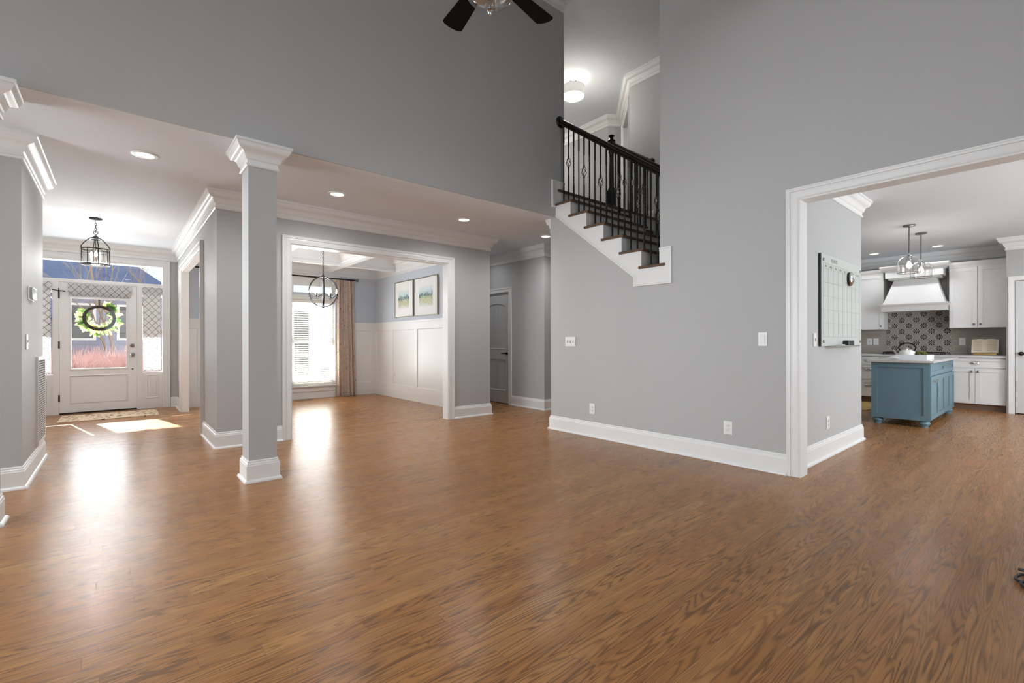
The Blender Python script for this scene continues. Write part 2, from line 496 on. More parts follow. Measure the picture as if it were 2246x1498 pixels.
M_STEEL = simple('dark_steel', (0.05, 0.05, 0.052), 0.3, metal=0.8)
M_GRATE = simple('cast_iron_grate', (0.014, 0.01, 0.009), 0.6)


# ------------------------------------------------------------------ mesh helpers
class MB:
    def __init__(s):
        s.bm = bmesh.new()

    def box(s, x0, y0, z0, x1, y1, z1, bev=0.0):
        vs = [s.bm.verts.new(p) for p in ((x0, y0, z0), (x1, y0, z0), (x1, y1, z0), (x0, y1, z0), (x0, y0, z1), (x1, y0, z1), (x1, y1, z1), (x0, y1, z1))]
        fs = [s.bm.faces.new([vs[i] for i in q]) for q in ((0, 3, 2, 1), (4, 5, 6, 7), (0, 1, 5, 4), (1, 2, 6, 5), (2, 3, 7, 6), (3, 0, 4, 7))]
        if bev:
            es = list({e for f in fs for e in f.edges})
            bmesh.ops.bevel(s.bm, geom=es, offset=bev, segments=2, profile=0.5, affect='EDGES')
        return s

    def prism(s, poly, fn, a, b):
        """poly: 2-D points; fn(u, v, w) -> xyz ; extruded from w=a to w=b"""
        v0 = [s.bm.verts.new(fn(u, v, a)) for u, v in poly]
        v1 = [s.bm.verts.new(fn(u, v, b)) for u, v in poly]
        n = len(poly)
        s.bm.faces.new(v0)
        s.bm.faces.new(list(reversed(v1)))
        for i in range(n):
            s.bm.faces.new((v0[i], v1[i], v1[(i + 1) % n], v0[(i + 1) % n]))
        return s

    def sweep(s, path, prof, fn, closed=False):
        """path: 2-D polyline; prof: [(d,h)] with d along the left normal of the path; fn(s,t,h)->xyz"""
        n = len(path)
        rings = []
        for i, p in enumerate(path):
            def nrm(a, b):
                dx, dy = b[0] - a[0], b[1] - a[1]
                L = math.hypot(dx, dy)
                return (-dy / L, dx / L)
            if closed or 0 < i < n - 1:
                n1 = nrm(path[i - 1], p)
                n2 = nrm(p, path[(i + 1) % n])
                k = 1 + n1[0] * n2[0] + n1[1] * n2[1]
                m = ((n1[0] + n2[0]) / k, (n1[1] + n2[1]) / k)
            elif i == 0:
                m = nrm(p, path[1])
            else:
                m = nrm(path[-2], p)
            rings.append([s.bm.verts.new(fn(p[0] + m[0] * d, p[1] + m[1] * d, h)) for d, h in prof])
        k = len(prof)
        for i in range(n if closed else n - 1):
            a, b = rings[i], rings[(i + 1) % n]
            for j in range(k):
                s.bm.faces.new((a[j], a[(j + 1) % k], b[(j + 1) % k], b[j]))
        if not closed:
            s.bm.faces.new(rings[0])
            s.bm.faces.new(list(reversed(rings[-1])))
        return s

    def tube(s, pts, r, seg=8, closed=False, cap=True):
        pts = [Vector(p) for p in pts]
        n = len(pts)
        rad = r if isinstance(r, (list, tuple)) else [r] * n
        rings = []
        prev = None
        for i, p in enumerate(pts):
            if closed:
                d = pts[(i + 1) % n] - pts[i - 1]
            else:
                d = pts[min(i + 1, n - 1)] - pts[max(i - 1, 0)]
            d.normalize()
            if prev is None:
                a = d.orthogonal().normalized()
            else:
                a = (prev - d * prev.dot(d))
                a = a.normalized() if a.length > 1e-6 else d.orthogonal().normalized()
            prev = a
            b = d.cross(a)
            rings.append([s.bm.verts.new(p + (a * math.cos(2 * PI * j / seg) + b * math.sin(2 * PI * j / seg)) * rad[i]) for j in range(seg)])
        for i in range(n if closed else n - 1):
            a, b = rings[i], rings[(i + 1) % n]
            for j in range(seg):
                s.bm.faces.new((a[j], a[(j + 1) % seg], b[(j + 1) % seg], b[j]))
        if not closed and cap:
            s.bm.faces.new(list(reversed(rings[0])))
            s.bm.faces.new(rings[-1])
        return s

    def lathe(s, prof, c, seg=24, axis='z', caps=True, phase=0.0):
        """prof [(r, t)] along the axis, centre c"""
        cx, cy, cz = c
        rings = []
        for r, t in prof:
            ring = []
            for j in range(seg):
                a = 2 * PI * j / seg + phase
                u, v = r * math.cos(a), r * math.sin(a)
                p = {'z': (cx + u, cy + v, cz + t), 'x': (cx + t, cy + u, cz + v), 'y': (cx + u, cy + t, cz + v)}[axis]
                ring.append(s.bm.verts.new(p))
            rings.append(ring)
        for a, b in zip(rings, rings[1:]):
            for j in range(seg):
                s.bm.faces.new((a[j], a[(j + 1) % seg], b[(j + 1) % seg], b[j]))
        if caps:
            s.bm.faces.new(list(reversed(rings[0])))
            s.bm.faces.new(rings[-1])
        return s

    def quad(s, pts):
        s.bm.faces.new([s.bm.verts.new(p) for p in pts])
        return s

    def build(s, name, mat, parent=None, smooth=False, uvs=False):
        bmesh.ops.recalc_face_normals(s.bm, faces=s.bm.faces[:])
        off = world_loc(parent) if parent else Vector((0, 0, 0))
        if off.length:
            bmesh.ops.translate(s.bm, verts=s.bm.verts[:], vec=-off)
        me = bpy.data.meshes.new(name)
        s.bm.to_mesh(me)
        s.bm.free()
        me.materials.append(mat)
        if smooth:
            for p in me.polygons:
                p.use_smooth = True
            try:
                me.set_sharp_from_angle(angle=math.radians(40))
            except Exception:
                pass
        o = bpy.data.objects.new(name, me)
        COL.objects.link(o)
        if parent:
            o.parent = parent
        return o


def world_loc(o):
    v = Vector((0, 0, 0))
    while o:
        v += Vector(o.location)
        o = o.parent
    return v


def tag(o, label=None, cat=None, group=None, kind=None):
    if label: o['label'] = label
    if cat: o['category'] = cat
    if group: o['group'] = group
    if kind: o['kind'] = kind
    return o


def thing(name, label, cat, loc, group=None, kind=None):
    o = bpy.data.objects.new(name, None)
    o.empty_display_size = 0.1
    COL.objects.link(o)
    o.location = loc
    return tag(o, label, cat, group, kind)


def copy_tree(o, parent=None):
    c = o.copy()
    COL.objects.link(c)
    c.parent = parent
    for ch in [x for x in bpy.data.objects if x.parent == o]:
        copy_tree(ch, c)
    return c


def dup(o, loc, label=None, rz=None):
    c = copy_tree(o)
    c.location = loc
    if rz is not None:
        c.rotation_euler = (0, 0, rz)
    if label: c['label'] = label
    return c


def struct(name, mb, mat, label=None, smooth=False):
    o = mb.build(name, mat, None, smooth)
    o['kind'] = 'structure'
    if label: o['label'] = label
    return o


XY = lambda s_, t, h: (s_, t, h)                       # plan sweeps (crown, base)
def XW(xf, sgn=-1): return lambda s_, t, h: (xf + sgn * h, s_, t)     # plane x=xf, (y,z)
def YW(yf, sgn=-1): return lambda s_, t, h: (s_, yf + sgn * h, t)     # plane y=yf, (x,z)


def crown_prof(top, D=0.185, P=0.10):
    pts = [(0, -D), (0.010, -D), (0.017, -D + 0.008), (0.017, -D + 0.016), (0.009, -D + 0.024), (0.009, -D + 0.052), (0.020, -D + 0.056), (0.024, -D + 0.066)]
    x0, z0, x1, z1 = 0.026, -D + 0.072, P - 0.012, -0.030
    for i in range(9):
        t = i / 8
        e = 3 * t * t - 2 * t * t * t
        pts.append((x0 + (x1 - x0) * (0.55 * t + 0.45 * e), z0 + (z1 - z0) * (t + 0.12 * math.sin(2 * PI * t))))
    pts += [(P - 0.008, -0.022), (P, -0.020), (P, 0), (0, 0)]
    return [(d, top + z) for d, z in pts]


def base_prof(H=0.172):
    return [(0, H), (0.005, H), (0.009, H - 0.008), (0.008, H - 0.017), (0.014, H - 0.024), (0.015, H - 0.034), (0.018, H - 0.040), (0.018, 0.022), (0.026, 0.020), (0.033, 0.012), (0.035, 0.0), (0, 0)]


def casing_prof(w=0.09, t=0.022):
    return [(0, 0), (0, t * 0.55), (0.006, t * 0.7), (0.012, t * 0.55), (0.016, t * 0.62), (w * 0.5, t * 0.7), (w * 0.68, t * 0.62), (w * 0.7, t), (w * 0.86, t), (w * 0.9, t * 1.1), (w, t * 1.1), (w, 0)]


# ------------------------------------------------------------------ shell
C = 2.70          # lower ceiling
ZT = 5.50         # great room / upper ceiling
XA = 4.25         # stair wall face
YB = 4.15         # beam wall face
YD = 5.71         # dining wall face

struct('floor', MB().box(-1.95, -3.1, -0.12, 11.4, 10.12, 0.0).box(-4.4, -3.1, -0.12, -1.95, 5.3, 0.0), M_FLOOR)

# stair wall (right wall of the great room)
R0, RUN, RISE, T1 = 2.632, 0.2525, 0.19, 1.914
w = MB()
w.box(XA, 1.385, 0, XA + .13, 2.667, ZT)
w.prism([(2.667, 0), (4.25, 0), (4.25, 2.70), (4.15, 2.70), (2.97, 1.80), (2.667, 1.76)], XW(XA, 1), 0, .13)
w.box(XA, -0.45, 2.275, XA + .13, 1.385, ZT)
w.box(XA, -1.6, 0, XA + .13, -0.45, ZT)
struct('wall_right', w, M_WALL)
struct('wall_upper', MB().box(-4.2, YB, C, XA + .15, YB + .02, ZT).box(-4.2, YB + .02, C + .101, XA + .15, YB + .20, ZT), M_WALL)

# left wall and rear wall with unseen window openings added for the fill lights
def wall_with_holes(mb, along, fixed0, fixed1, a0, a1, z0, z1, holes):
    def bx(a, b, c, d):
        if b - a > 1e-4 and d - c > 1e-4:
            if along == 'y': mb.box(fixed0, a, c, fixed1, b, d)
            else: mb.box(a, fixed0, c, b, fixed1, d)
    cuts = sorted({a0, a1, *[h[0] for h in holes], *[h[1] for h in holes]})
    for a, b in zip(cuts, cuts[1:]):
        zz = z0
        for h in sorted([h for h in holes if h[0] <= a and h[1] >= b], key=lambda h: h[2]):
            bx(a, b, zz, h[2]); zz = h[3]
        bx(a, b, zz, z1)
    return mb

lh = [(-0.3, 0.9, .5, 2.4), (1.4, 2.55, .5, 2.4), (2.75, 3.90, .5, 2.4), (1.0, 2.15, 3.5, 4.9), (2.3, 3.45, 3.5, 4.9), (4.44, 5.04, .4, 2.4)]
bh = [(-0.4, 0.8, .6, 2.3), (1.0, 2.2, .6, 2.3), (2.4, 3.6, .6, 2.3), (-0.4, 0.8, 3.6, 4.8), (1.0, 2.2, 3.6, 4.8), (2.4, 3.6, 3.6, 4.8)]
struct('wall_left', wall_with_holes(MB(), 'y', -4.35, -4.20, -1.75, 5.25, 0, ZT, lh), M_WALL)
struct('wall_rear', wall_with_holes(MB(), 'x', -1.75, -1.60, -4.35, XA + .13, 0, ZT, bh), M_WALL)
k = 1
for (a, b, c, d) in lh:
    f = MB().sweep([(a, c), (b, c), (b, d), (a, d)], [(0, -.12), (0.05, -.12), (0.05, -.06), (0, -.06)], XW(-4.20, 1), closed=True)
    f.box(-4.30, a, (c + d) / 2 - .02, -4.28, b, (c + d) / 2 + .02)
    struct('window_%d' % k, f, M_TRIM); k += 1
for (a, b, c, d) in bh:
    f = MB().sweep([(a, c), (b, c), (b, d), (a, d)], [(0, -.12), (0.05, -.12), (0.05, -.06), (0, -.06)], YW(-1.60, 1), closed=True)
    f.box(a, -1.70, (c + d) / 2 - .02, b, -1.68, (c + d) / 2 + .02)
    struct('window_%d' % k, f, M_TRIM); k += 1

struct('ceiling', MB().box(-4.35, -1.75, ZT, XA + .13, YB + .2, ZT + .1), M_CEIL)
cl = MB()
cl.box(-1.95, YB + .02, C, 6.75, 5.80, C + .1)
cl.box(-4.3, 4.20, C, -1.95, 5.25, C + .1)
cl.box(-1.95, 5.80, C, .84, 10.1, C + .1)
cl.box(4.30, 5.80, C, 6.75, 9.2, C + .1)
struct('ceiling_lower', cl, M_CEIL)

# dining room walls
DX0, DX1, DY0, DY1 = 0.86, 4.27, 5.84, 9.66
OX0, OX1, OZ = 1.507, 3.63, 2.245
w = MB()
w.box(.785, YD, 0, OX0, DY0, C)
w.box(OX1, YD, 0, DX1 + .115, DY0, C)
w.box(OX0, YD, OZ, OX1, DY0, C)
struct('wall_dining_front', w, M_WALL)
# foyer / dining partition with cased opening
FY0, FY1, FZ = 6.79, 9.10, 2.26
w = MB()
w.box(.785, DY0, 0, .86, FY0, C)
w.box(.785, FY1, 0, .86, 9.98, C)
w.box(.785, FY0, FZ, .86, FY1, C)
struct('wall_foyer_right', w, M_WALL)
w = MB()
w.box(DX1, DY0, 0, DX1 + .115, 9.8, 1.50)
struct('wall_dining_right_lower', w, M_TRIM)
struct('wall_dining_right', MB().box(DX1, DY0, 1.50, DX1 + .115, 9.8, 2.95), M_BLUE)
WX0, WX1, WZ0, WZ1 = 2.56, 3.40, 0.26, 1.96
w = MB()
wall_with_holes(w, 'x', DY1, DY1 + .14, .86, DX1, 1.50, 2.95, [(1.20, 2.04, 1.50, WZ1), (1.20, 2.04, 2.10, 2.24), (WX0, WX1, 1.50, WZ1), (WX0 + .04, WX1 - .04, 2.10, 2.24)])
struct('wall_dining_window', w, M_BLUE)
w = MB()
wall_with_holes(w, 'x', DY1, DY1 + .14, .86, DX1, 0, 1.50, [(1.20, 2.04, WZ0, 1.50), (WX0, WX1, WZ0, 1.50)])
struct('wall_dining_window_lower', w, M_TRIM)
# dining inner skins: blue paint above the wainscot on the room side of the front wall and partition
w = MB()
w.box(.86, DY0, 1.53, .866, FY0 - .09, 2.60)
w.box(.866, DY0, 1.53, OX0 - .09, DY0 + .006, 2.60)
w.box(OX1 + .09, DY0, 1.53, DX1, DY0 + .006, 2.60)
struct('wall_dining_inner', w, M_BLUE)
# wainscot panelling
def wainscot(mb, fn, a0, a1, stiles, z1=1.53):
    """boards on a wall plane (a, z) -> fn(a, z, h)"""
    def bd(a, b, c, d, h0, h1):
        mb.prism([(a, c), (b, c), (b, d), (a, d)], fn, h0, h1)
    bd(a0, a1, 0.0, 0.17, 0, .018)
    bd(a0, a1, 0.17, 0.265, 0, .014)
    bd(a0, a1, z1 - .165, z1 - .02, 0, .014)
    bd(a0, a1, z1 - .03, z1, 0, .032)
    bd(a0, a1, z1 - .045, z1 - .03, 0, .02)
    for s0, s1 in stiles:
        bd(s0, s1, 0.265, z1 - .165, 0, .014)
    ed = sorted(stiles)
    for (p0, p1), (q0, q1) in zip(ed, ed[1:]):
        mb.sweep([(p1, .265), (q0, .265), (q0, z1 - .165), (p1, z1 - .165)], [(0, 0), (0, .014), (0.008, .010), (.014, .003), (.014, 0)], fn, closed=True)
    return mb
ws = wainscot(MB(), XW(DX1), DY0, DY1, [(5.84, 5.95), (6.78, 6.88), (7.79, 7.89), (8.80, 8.90), (9.56, 9.66)])
struct('trim_1', ws, M_TRIM, 'white panelled wainscot on the right dining wall')
ws = wainscot(MB(), YW(DY1), 3.52, DX1, [(3.52, 3.62), (4.16, 4.26)])
struct('trim_2', ws, M_TRIM, 'white panelled wainscot beside the dining window')
ws = wainscot(MB(), XW(.86, 1), DY0, FY0 - .09, [(5.84, 5.95), (6.60, 6.70)])
struct('trim_3', ws, M_TRIM)
ws = wainscot(MB(), YW(DY1), .87, 1.1, [(.87, .90), (1.05, 1.10)])
struct('trim_4', ws, M_TRIM)

# coffered dining ceiling
struct('ceiling_dining', MB().box(.80, 5.78, 2.80, DX1 + .05, 9.72, 2.90), M_COFFER)
def beam_x(mb, y, x0, x1, zb=2.53, hw=.055):
    mb.prism([(-hw, zb), (hw, zb), (hw, zb + .05), (hw + .018, zb + .06), (hw + .022, zb + .10), (hw + .05, zb + .15), (hw + .09, zb + .22), (hw + .10, 2.80), (-hw - .10, 2.80), (-hw - .09, zb + .22), (-hw - .05, zb + .15), (-hw - .022, zb + .10), (-hw - .018, zb + .06), (-hw, zb + .05)], lambda u, v, t: (t, y + u, v), x0, x1)
def beam_y(mb, x, y0, y1, zb=2.53, hw=.055):
    mb.prism([(-hw, zb), (hw, zb), (hw, zb + .05), (hw + .018, zb + .06), (hw + .022, zb + .10), (hw + .05, zb + .15), (hw + .09, zb + .22), (hw + .10, 2.80), (-hw - .10, 2.80), (-hw - .09, zb + .22), (-hw - .05, zb + .15), (-hw - .022, zb + .10), (-hw - .018, zb + .06), (-hw, zb + .05)], lambda u, v, t: (x + u, t, v), y0, y1)
n_ = 5
for y in (6.78, 8.68):
    m_ = MB(); beam_x(m_, y, .86, DX1); struct('trim_%d' % n_, m_, M_COFFER); n_ += 1
for x in (2.0, 3.21):
    m_ = MB(); beam_y(m_, x, DY0, DY1, 2.528); struct('trim_%d' % n_, m_, M_COFFER); n_ += 1
m_ = MB()
m_.sweep([(DX1, DY0), (DX1, DY1), (.86, DY1), (.86, DY0)], crown_prof(2.80, 0.33, .15), XY, closed=True)
struct('trim_%d' % n_, m_, M_COFFER, 'white crown around the coffered dining ceiling'); n_ += 1

# hall behind
w = MB()
w.box(5.30, 5.45, 0, 5.42, 6.355, C)
w.box(5.30, 6.355, 2.005, 5.42, 7.115, C)
w.box(5.30, 7.115, 0, 5.42, 9.2, C)
struct('wall_hall_right', w, M_WALL)
struct('wall_hall_return', MB().box(5.42, 5.45, 0, 6.75, 5.57, C), M_WALL)
struct('wall_hall_end', MB().box(4.385, 9.2, 0, 5.30, 9.3, C), M_WALL)
struct('wall_hall_side', MB().box(6.60, 4.25, 0, 6.75, 5.45, C), M_WALL)
struct('wall_under_landing', MB().box(4.38, 4.155, 0, 6.75, 4.25, C), M_WALL)

# foyer left side
w = MB()
w.box(-1.80, 5.13, 0, -.565, 6.44, C)
struct('wall_foyer_left', w, M_WALL)
struct('wall_hall_left', MB().box(-4.2, 5.13, 0, -1.80, 5.25, C), M_WALL)
struct('wall_foyer_side', MB().box(-1.80, 6.44, 0, -1.255, 9.98, C), M_WALL)
# front wall with the entry opening
FW = 9.98
struct('wall_front', wall_with_holes(MB(), 'x', FW, FW + .14, -1.80, .90, 0, C + .05, [(-1.06, .592, 0, 2.43)]), M_WALL)

# upper floor, upper hall walls and ceiling
struct('floor_upper', MB().box(2.6, 4.175, 2.82, 7.6, 9.3, 3.054), M_TREAD)
ux = 6.46
w = MB()
w.box(ux, 2.2, 2.7, ux + .12, 4.62, ZT)
struct('wall_stairwell', w, M_WALL)
dv = Vector((1.0, 0.93)).normalized()
a0 = Vector((ux, 4.60)); a1 = Vector((7.50, 5.56))
L = (a1 - a0).length
dd = (a1 - a0).normalized(); nn = Vector((dd.y, -dd.x))
def diag(u, v, h):  # u along, v height, h behind
    p = a0 + dd * u + nn * h
    return (p.x, p.y, v)
D0, D1, DZ = 0.16, 1.02, 3.054 + 2.06
w = MB()
w.prism([(0, 3.0), (D0, 3.0), (D0, ZT), (0, ZT)], diag, 0, .12)
w.prism([(D1, 3.0), (L, 3.0), (L, ZT), (D1, ZT)], diag, 0, .12)
w.prism([(D0, DZ), (D1, DZ), (D1, ZT), (D0, ZT)], diag, 0, .12)
struct('wall_upper_diagonal', w, M_WALL)
w = MB()
w.prism([(7.50, 5.56), (7.29, 5.71), (7.29, 9.2), (7.60, 9.2), (7.60, 5.56)], XY, 3.0, ZT)
struct('wall_upper_hall', w, M_WALL)
struct('wall_upper_end', MB().box(2.6, 9.2, 3.0, 7.6, 9.3, ZT), M_WALL)
struct('wall_upper_left', MB().box(2.6, 4.35, 3.0, 2.7, 9.2, ZT), M_WALL)
struct('wall_stairwell_rear', MB().box(4.38, 2.08, 0, 6.58, 2.2, ZT), M_WALL)
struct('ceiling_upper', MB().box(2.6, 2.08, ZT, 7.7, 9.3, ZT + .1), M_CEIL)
m_ = MB().sweep([(7.29, 9.2), (7.29, 5.71), (7.50, 5.56), (ux, 4.60), (ux, 2.2)][::-1], crown_prof(ZT, .19, .11), XY)
struct('trim_%d' % n_, m_, M_TRIM, 'white crown along the upper hall walls'); n_ += 1
m_ = MB().sweep([(D1, 3.06), (D1, DZ), (D0, DZ), (D0, 3.06)][::-1], casing_prof(.09, .03), lambda s_, t, h: diag(s_, t, -h))
struct('trim_%d' % n_, m_, M_TRIM, 'white door casing in the angled upper wall'); n_ += 1
struct('door_3', MB().prism([(D0, 3.06), (D1, 3.06), (D1, DZ), (D0, DZ)], diag, .075, .11), M_DOORW, 'white door in the angled upper hall wall')
m_ = MB().sweep([(7.29, 9.2), (7.29, 5.71), (7.50, 5.56)][::-1], [(d, 3.054 + z) for d, z in base_prof(.14)], XY)
struct('baseboard_upper', m_, M_TRIM)
m_ = MB().sweep([(ux, 4.60), (ux, 4.16)][::-1], [(d, 3.054 + z) for d, z in base_prof(.14)], XY)
struct('baseboard_upper_side', m_, M_TRIM)

# great-room crown
m_ = MB().sweep([(XA + .15, YB), (-4.2, YB)][::-1], [(-d, z) for d, z in crown_prof(ZT, .15, .14)], XY)
struct('trim_%d' % n_, m_, M_TRIM, 'white crown at the great room ceiling'); n_ += 1

# lower crowns
cp = crown_prof(C)
m_ = MB().sweep([(DX1 + .115, 9.0), (DX1 + .115, YD), (.785, YD), (.785, 9.98), (-1.255, 9.98), (-1.255, 6.44)], cp, XY)
# path runs clockwise here, so offset to the other side
m_.bm.free()
m_ = MB().sweep([(-1.255, 6.44), (-1.255, 9.98), (.785, 9.98), (.785, YD), (DX1 + .115, YD), (DX1 + .115, 9.0)], [(-d, z) for d, z in cp], XY)
struct('trim_%d' % n_, m_, M_TRIM, 'white crown around the foyer and over the dining opening'); n_ += 1
m_ = MB().sweep([(-1.80, 5.13), (-.565, 5.13), (-.565, 6.44)], [(-d, z) for d, z in cp], XY)
struct('trim_%d' % n_, m_, M_TRIM, 'white crown on the foyer wall stub at the left'); n_ += 1
m_ = MB().sweep([(5.30, 9.0), (5.30, 5.45), (6.6, 5.45)], cp, XY)
m_.bm.free()
m_ = MB().sweep([(5.30, 9.0), (5.30, 5.45), (6.6, 5.45)], [(-d, z) for d, z in cp], XY)
struct('trim_%d' % n_, m_, M_TRIM, 'white crown in the back hall'); n_ += 1
m_ = MB().sweep([(XA + .002, 4.25), (XA + .13, 4.25)], cp, XY)
struct('trim_%d' % n_, m_, M_TRIM, 'short crown return at the hall end of the stair wall'); n_ += 1

# baseboards (left normal must point into the room)
bp_ = base_prof()
def base(name, path, flip=False):
    p = [(-d, z) for d, z in bp_] if flip else bp_
    struct(name, MB().sweep(path, p, XY), M_TRIM)
base('baseboard_right', [(XA, 1.478), (XA, 4.25), (XA + .13, 4.25)])
base('baseboard_right_near', [(XA, -1.6), (XA, -0.54)])
base('baseboard_dining_right', [(3.72, YD), (DX1 + .115, YD), (DX1 + .115, 9.0)], True)
base('baseboard_dining_left', [(.785, FY0 - .09), (.785, YD), (1.417, YD)], True)
base('baseboard_foyer_right', [(.69, FW), (.785, FW), (.785, FY1 + .09)], True)
base('baseboard_foyer_left', [(-1.80, 5.13), (-.565, 5.13), (-.565, 6.44), (-1.255, 6.44), (-1.255, FW), (-1.15, FW)], True)
base('baseboard_hall', [(5.30, 6.265), (5.30, 5.45), (6.6, 5.45)], True)
base('baseboard_hall_far', [(5.30, 9.2), (5.30, 7.21)], True)
base('baseboard_kitchen', [(XA + .145, 1.475), (6.45, 1.475), (6.45, 2.6)], True)

# casings
def cased(name, fn, a, b, z, label, w_=.09, t=.022):
    m = MB().sweep([(a, 0), (a, z), (b, z), (b, 0)], casing_prof(w_, t), fn)
    return struct(name, m, M_TRIM, label)
def jamb(mb, kind, f0, f1, a, b, z, t=.012):
    if kind == 'x':   # wall lies in plane x
        mb.box(f0, a, 0, f1, a + t, z - t); mb.box(f0, b - t, 0, f1, b, z - t); mb.box(f0, a, z - t, f1, b, z)
    else:
        mb.box(a, f0, 0, a + t, f1, z - t); mb.box(b - t, f0, 0, b, f1, z - t); mb.box(a, f0, z - t, b, f1, z)
    return mb
cased('trim_%d' % n_, YW(YD), OX0, OX1, OZ, 'white casing around the dining opening'); n_ += 1
struct('trim_%d' % n_, jamb(MB(), 'y', YD - .004, DY0 + .004, OX0, OX1, OZ), M_TRIM, 'white jamb lining of the dining opening'); n_ += 1
cased('trim_%d' % n_, YW(DY0, 1), OX0, OX1, OZ, 'inner casing of the dining opening'); n_ += 1
cased('trim_%d' % n_, XW(.785), FY0, FY1, FZ, 'white casing between foyer and dining room', .09, .035); n_ += 1
struct('trim_%d' % n_, jamb(MB(), 'x', .775, .868, FY0, FY1, FZ), M_TRIM, 'white jamb between foyer and dining room'); n_ += 1
cased('trim_%d' % n_, XW(XA), -.45, 1.385, 2.275, 'white casing around the kitchen opening', .093, .022); n_ += 1
struct('trim_%d' % n_, jamb(MB(), 'x', XA - .012, XA + .142, -.45, 1.388, 2.277), M_TRIM, 'white jamb of the kitchen opening'); n_ += 1
cased('trim_%d' % n_, XW(XA + .13, 1), -.45, 1.385, 2.275, 'kitchen side casing of the opening', .08, .016); n_ += 1
cased('trim_%d' % n_, XW(5.30), 6.355, 7.115, 2.005, 'white casing around the back hall door', .085, .02); n_ += 1

# ------------------------------------------------------------------ columns
def column(label, x0, x1, y0, y1):
    cx, cy = (x0 + x1) / 2, (y0 + y1) / 2
    t = thing('square_column', label, 'column', (cx, cy, 0), 'square columns under the upper wall', 'thing')
    MB().box(x0, y0, 0.0, x1, y1, C - .002).build('shaft', M_WALL, t)
    path = [(x0, y0), (x1, y0), (x1, y1), (x0, y1)]
    MB().sweep(path, [(-d, z) for d, z in crown_prof(C - .002, .185, .10)], XY, closed=True).build('capital', M_TRIM, t)
    MB().sweep(path, [(-d, z) for d, z in base_prof()], XY, closed=True).build('base', M_TRIM, t)
    return t
column('grey square column with white capital standing alone before the dining opening', .787, .993, 4.165, 4.41)
column('grey square column with white capital cut by the left picture edge', -.772, -.567, 4.165, 4.30)

# ------------------------------------------------------------------ staircase
st = thing('staircase', 'white open-side staircase with dark oak treads rising along the wall', 'staircase', (4.8, 3.4, 0), None, 'thing')
TZ = [T1 + RISE * i for i in range(6)]
RY = [R0 + RUN * i for i in range(7)]
LZ = 3.054
XF = 5.475
for i in range(6):
    y0, y1 = RY[i] - .032, RY[i + 1] + .0
    m_ = MB()
    m_.box(4.218, y0, TZ[i] - .028, XF, y1, TZ[i], .009)
    m_.box(4.218, y1 - .012, TZ[i] - .028, 4.249, y1 + .03, TZ[i], .009)
    m_.build('tread', M_TREAD, st)
m_ = MB()
m_.box(4.262, RY[6] - .032, LZ - .03, 6.46, RY[6] + .04, LZ + .002, .009)
m_.build('landing_nosing', M_TREAD, st)
for i in range(7):
    zb = TZ[i - 1] if i else T1 - RISE
    zt = (TZ[i] if i < 6 else LZ) - .028
    xe = XF - .02 if i < 6 else 6.46
    MB().box(4.251, RY[i], zb - .01, xe, RY[i] + .018, zt).build('riser', M_TRIM, st)
poly = [(4.148, 2.707), (2.978, 1.808), (2.978, 1.71), (2.534, 1.706), (2.534, 2.072), (2.668, 2.072), (2.668, T1 - .028)]
for i in range(1, 6):
    poly += [(RY[i], TZ[i - 1] - .028), (RY[i], TZ[i] - .028)]
poly += [(4.148, TZ[5] - .028)]
MB().prism(poly, XW(XA), 0.0, .012).build('stringer', M_TRIM, st)
tp = [(-.003, 0), (-.003, .020), (.010, .022), (.016, .017), (.028, .016), (.028, 0)]
m_ = MB().sweep([(4.148, 2.707), (2.978, 1.808), (2.978, 1.708), (2.534, 1.706), (2.534, 2.072), (2.668, 2.072)], [(-d, h) for d, h in tp], XW(XA))
m_.build('stringer_moulding', M_TRIM, st)
m_ = MB()
m_.box(4.168, YB - .012, 2.815, 4.392, YB, 3.155)
m_.sweep([(4.392, 2.815), (4.168, 2.815), (4.168, 3.155), (4.392, 3.155)], [(-d, h) for d, h in tp], YW(YB))
m_.build('skirt_board', M_TRIM, st)
MB().box(5.40, 2.66, 1.2, 5.46, 4.12, 1.5).build('inner_carriage', M_TRIM, st)

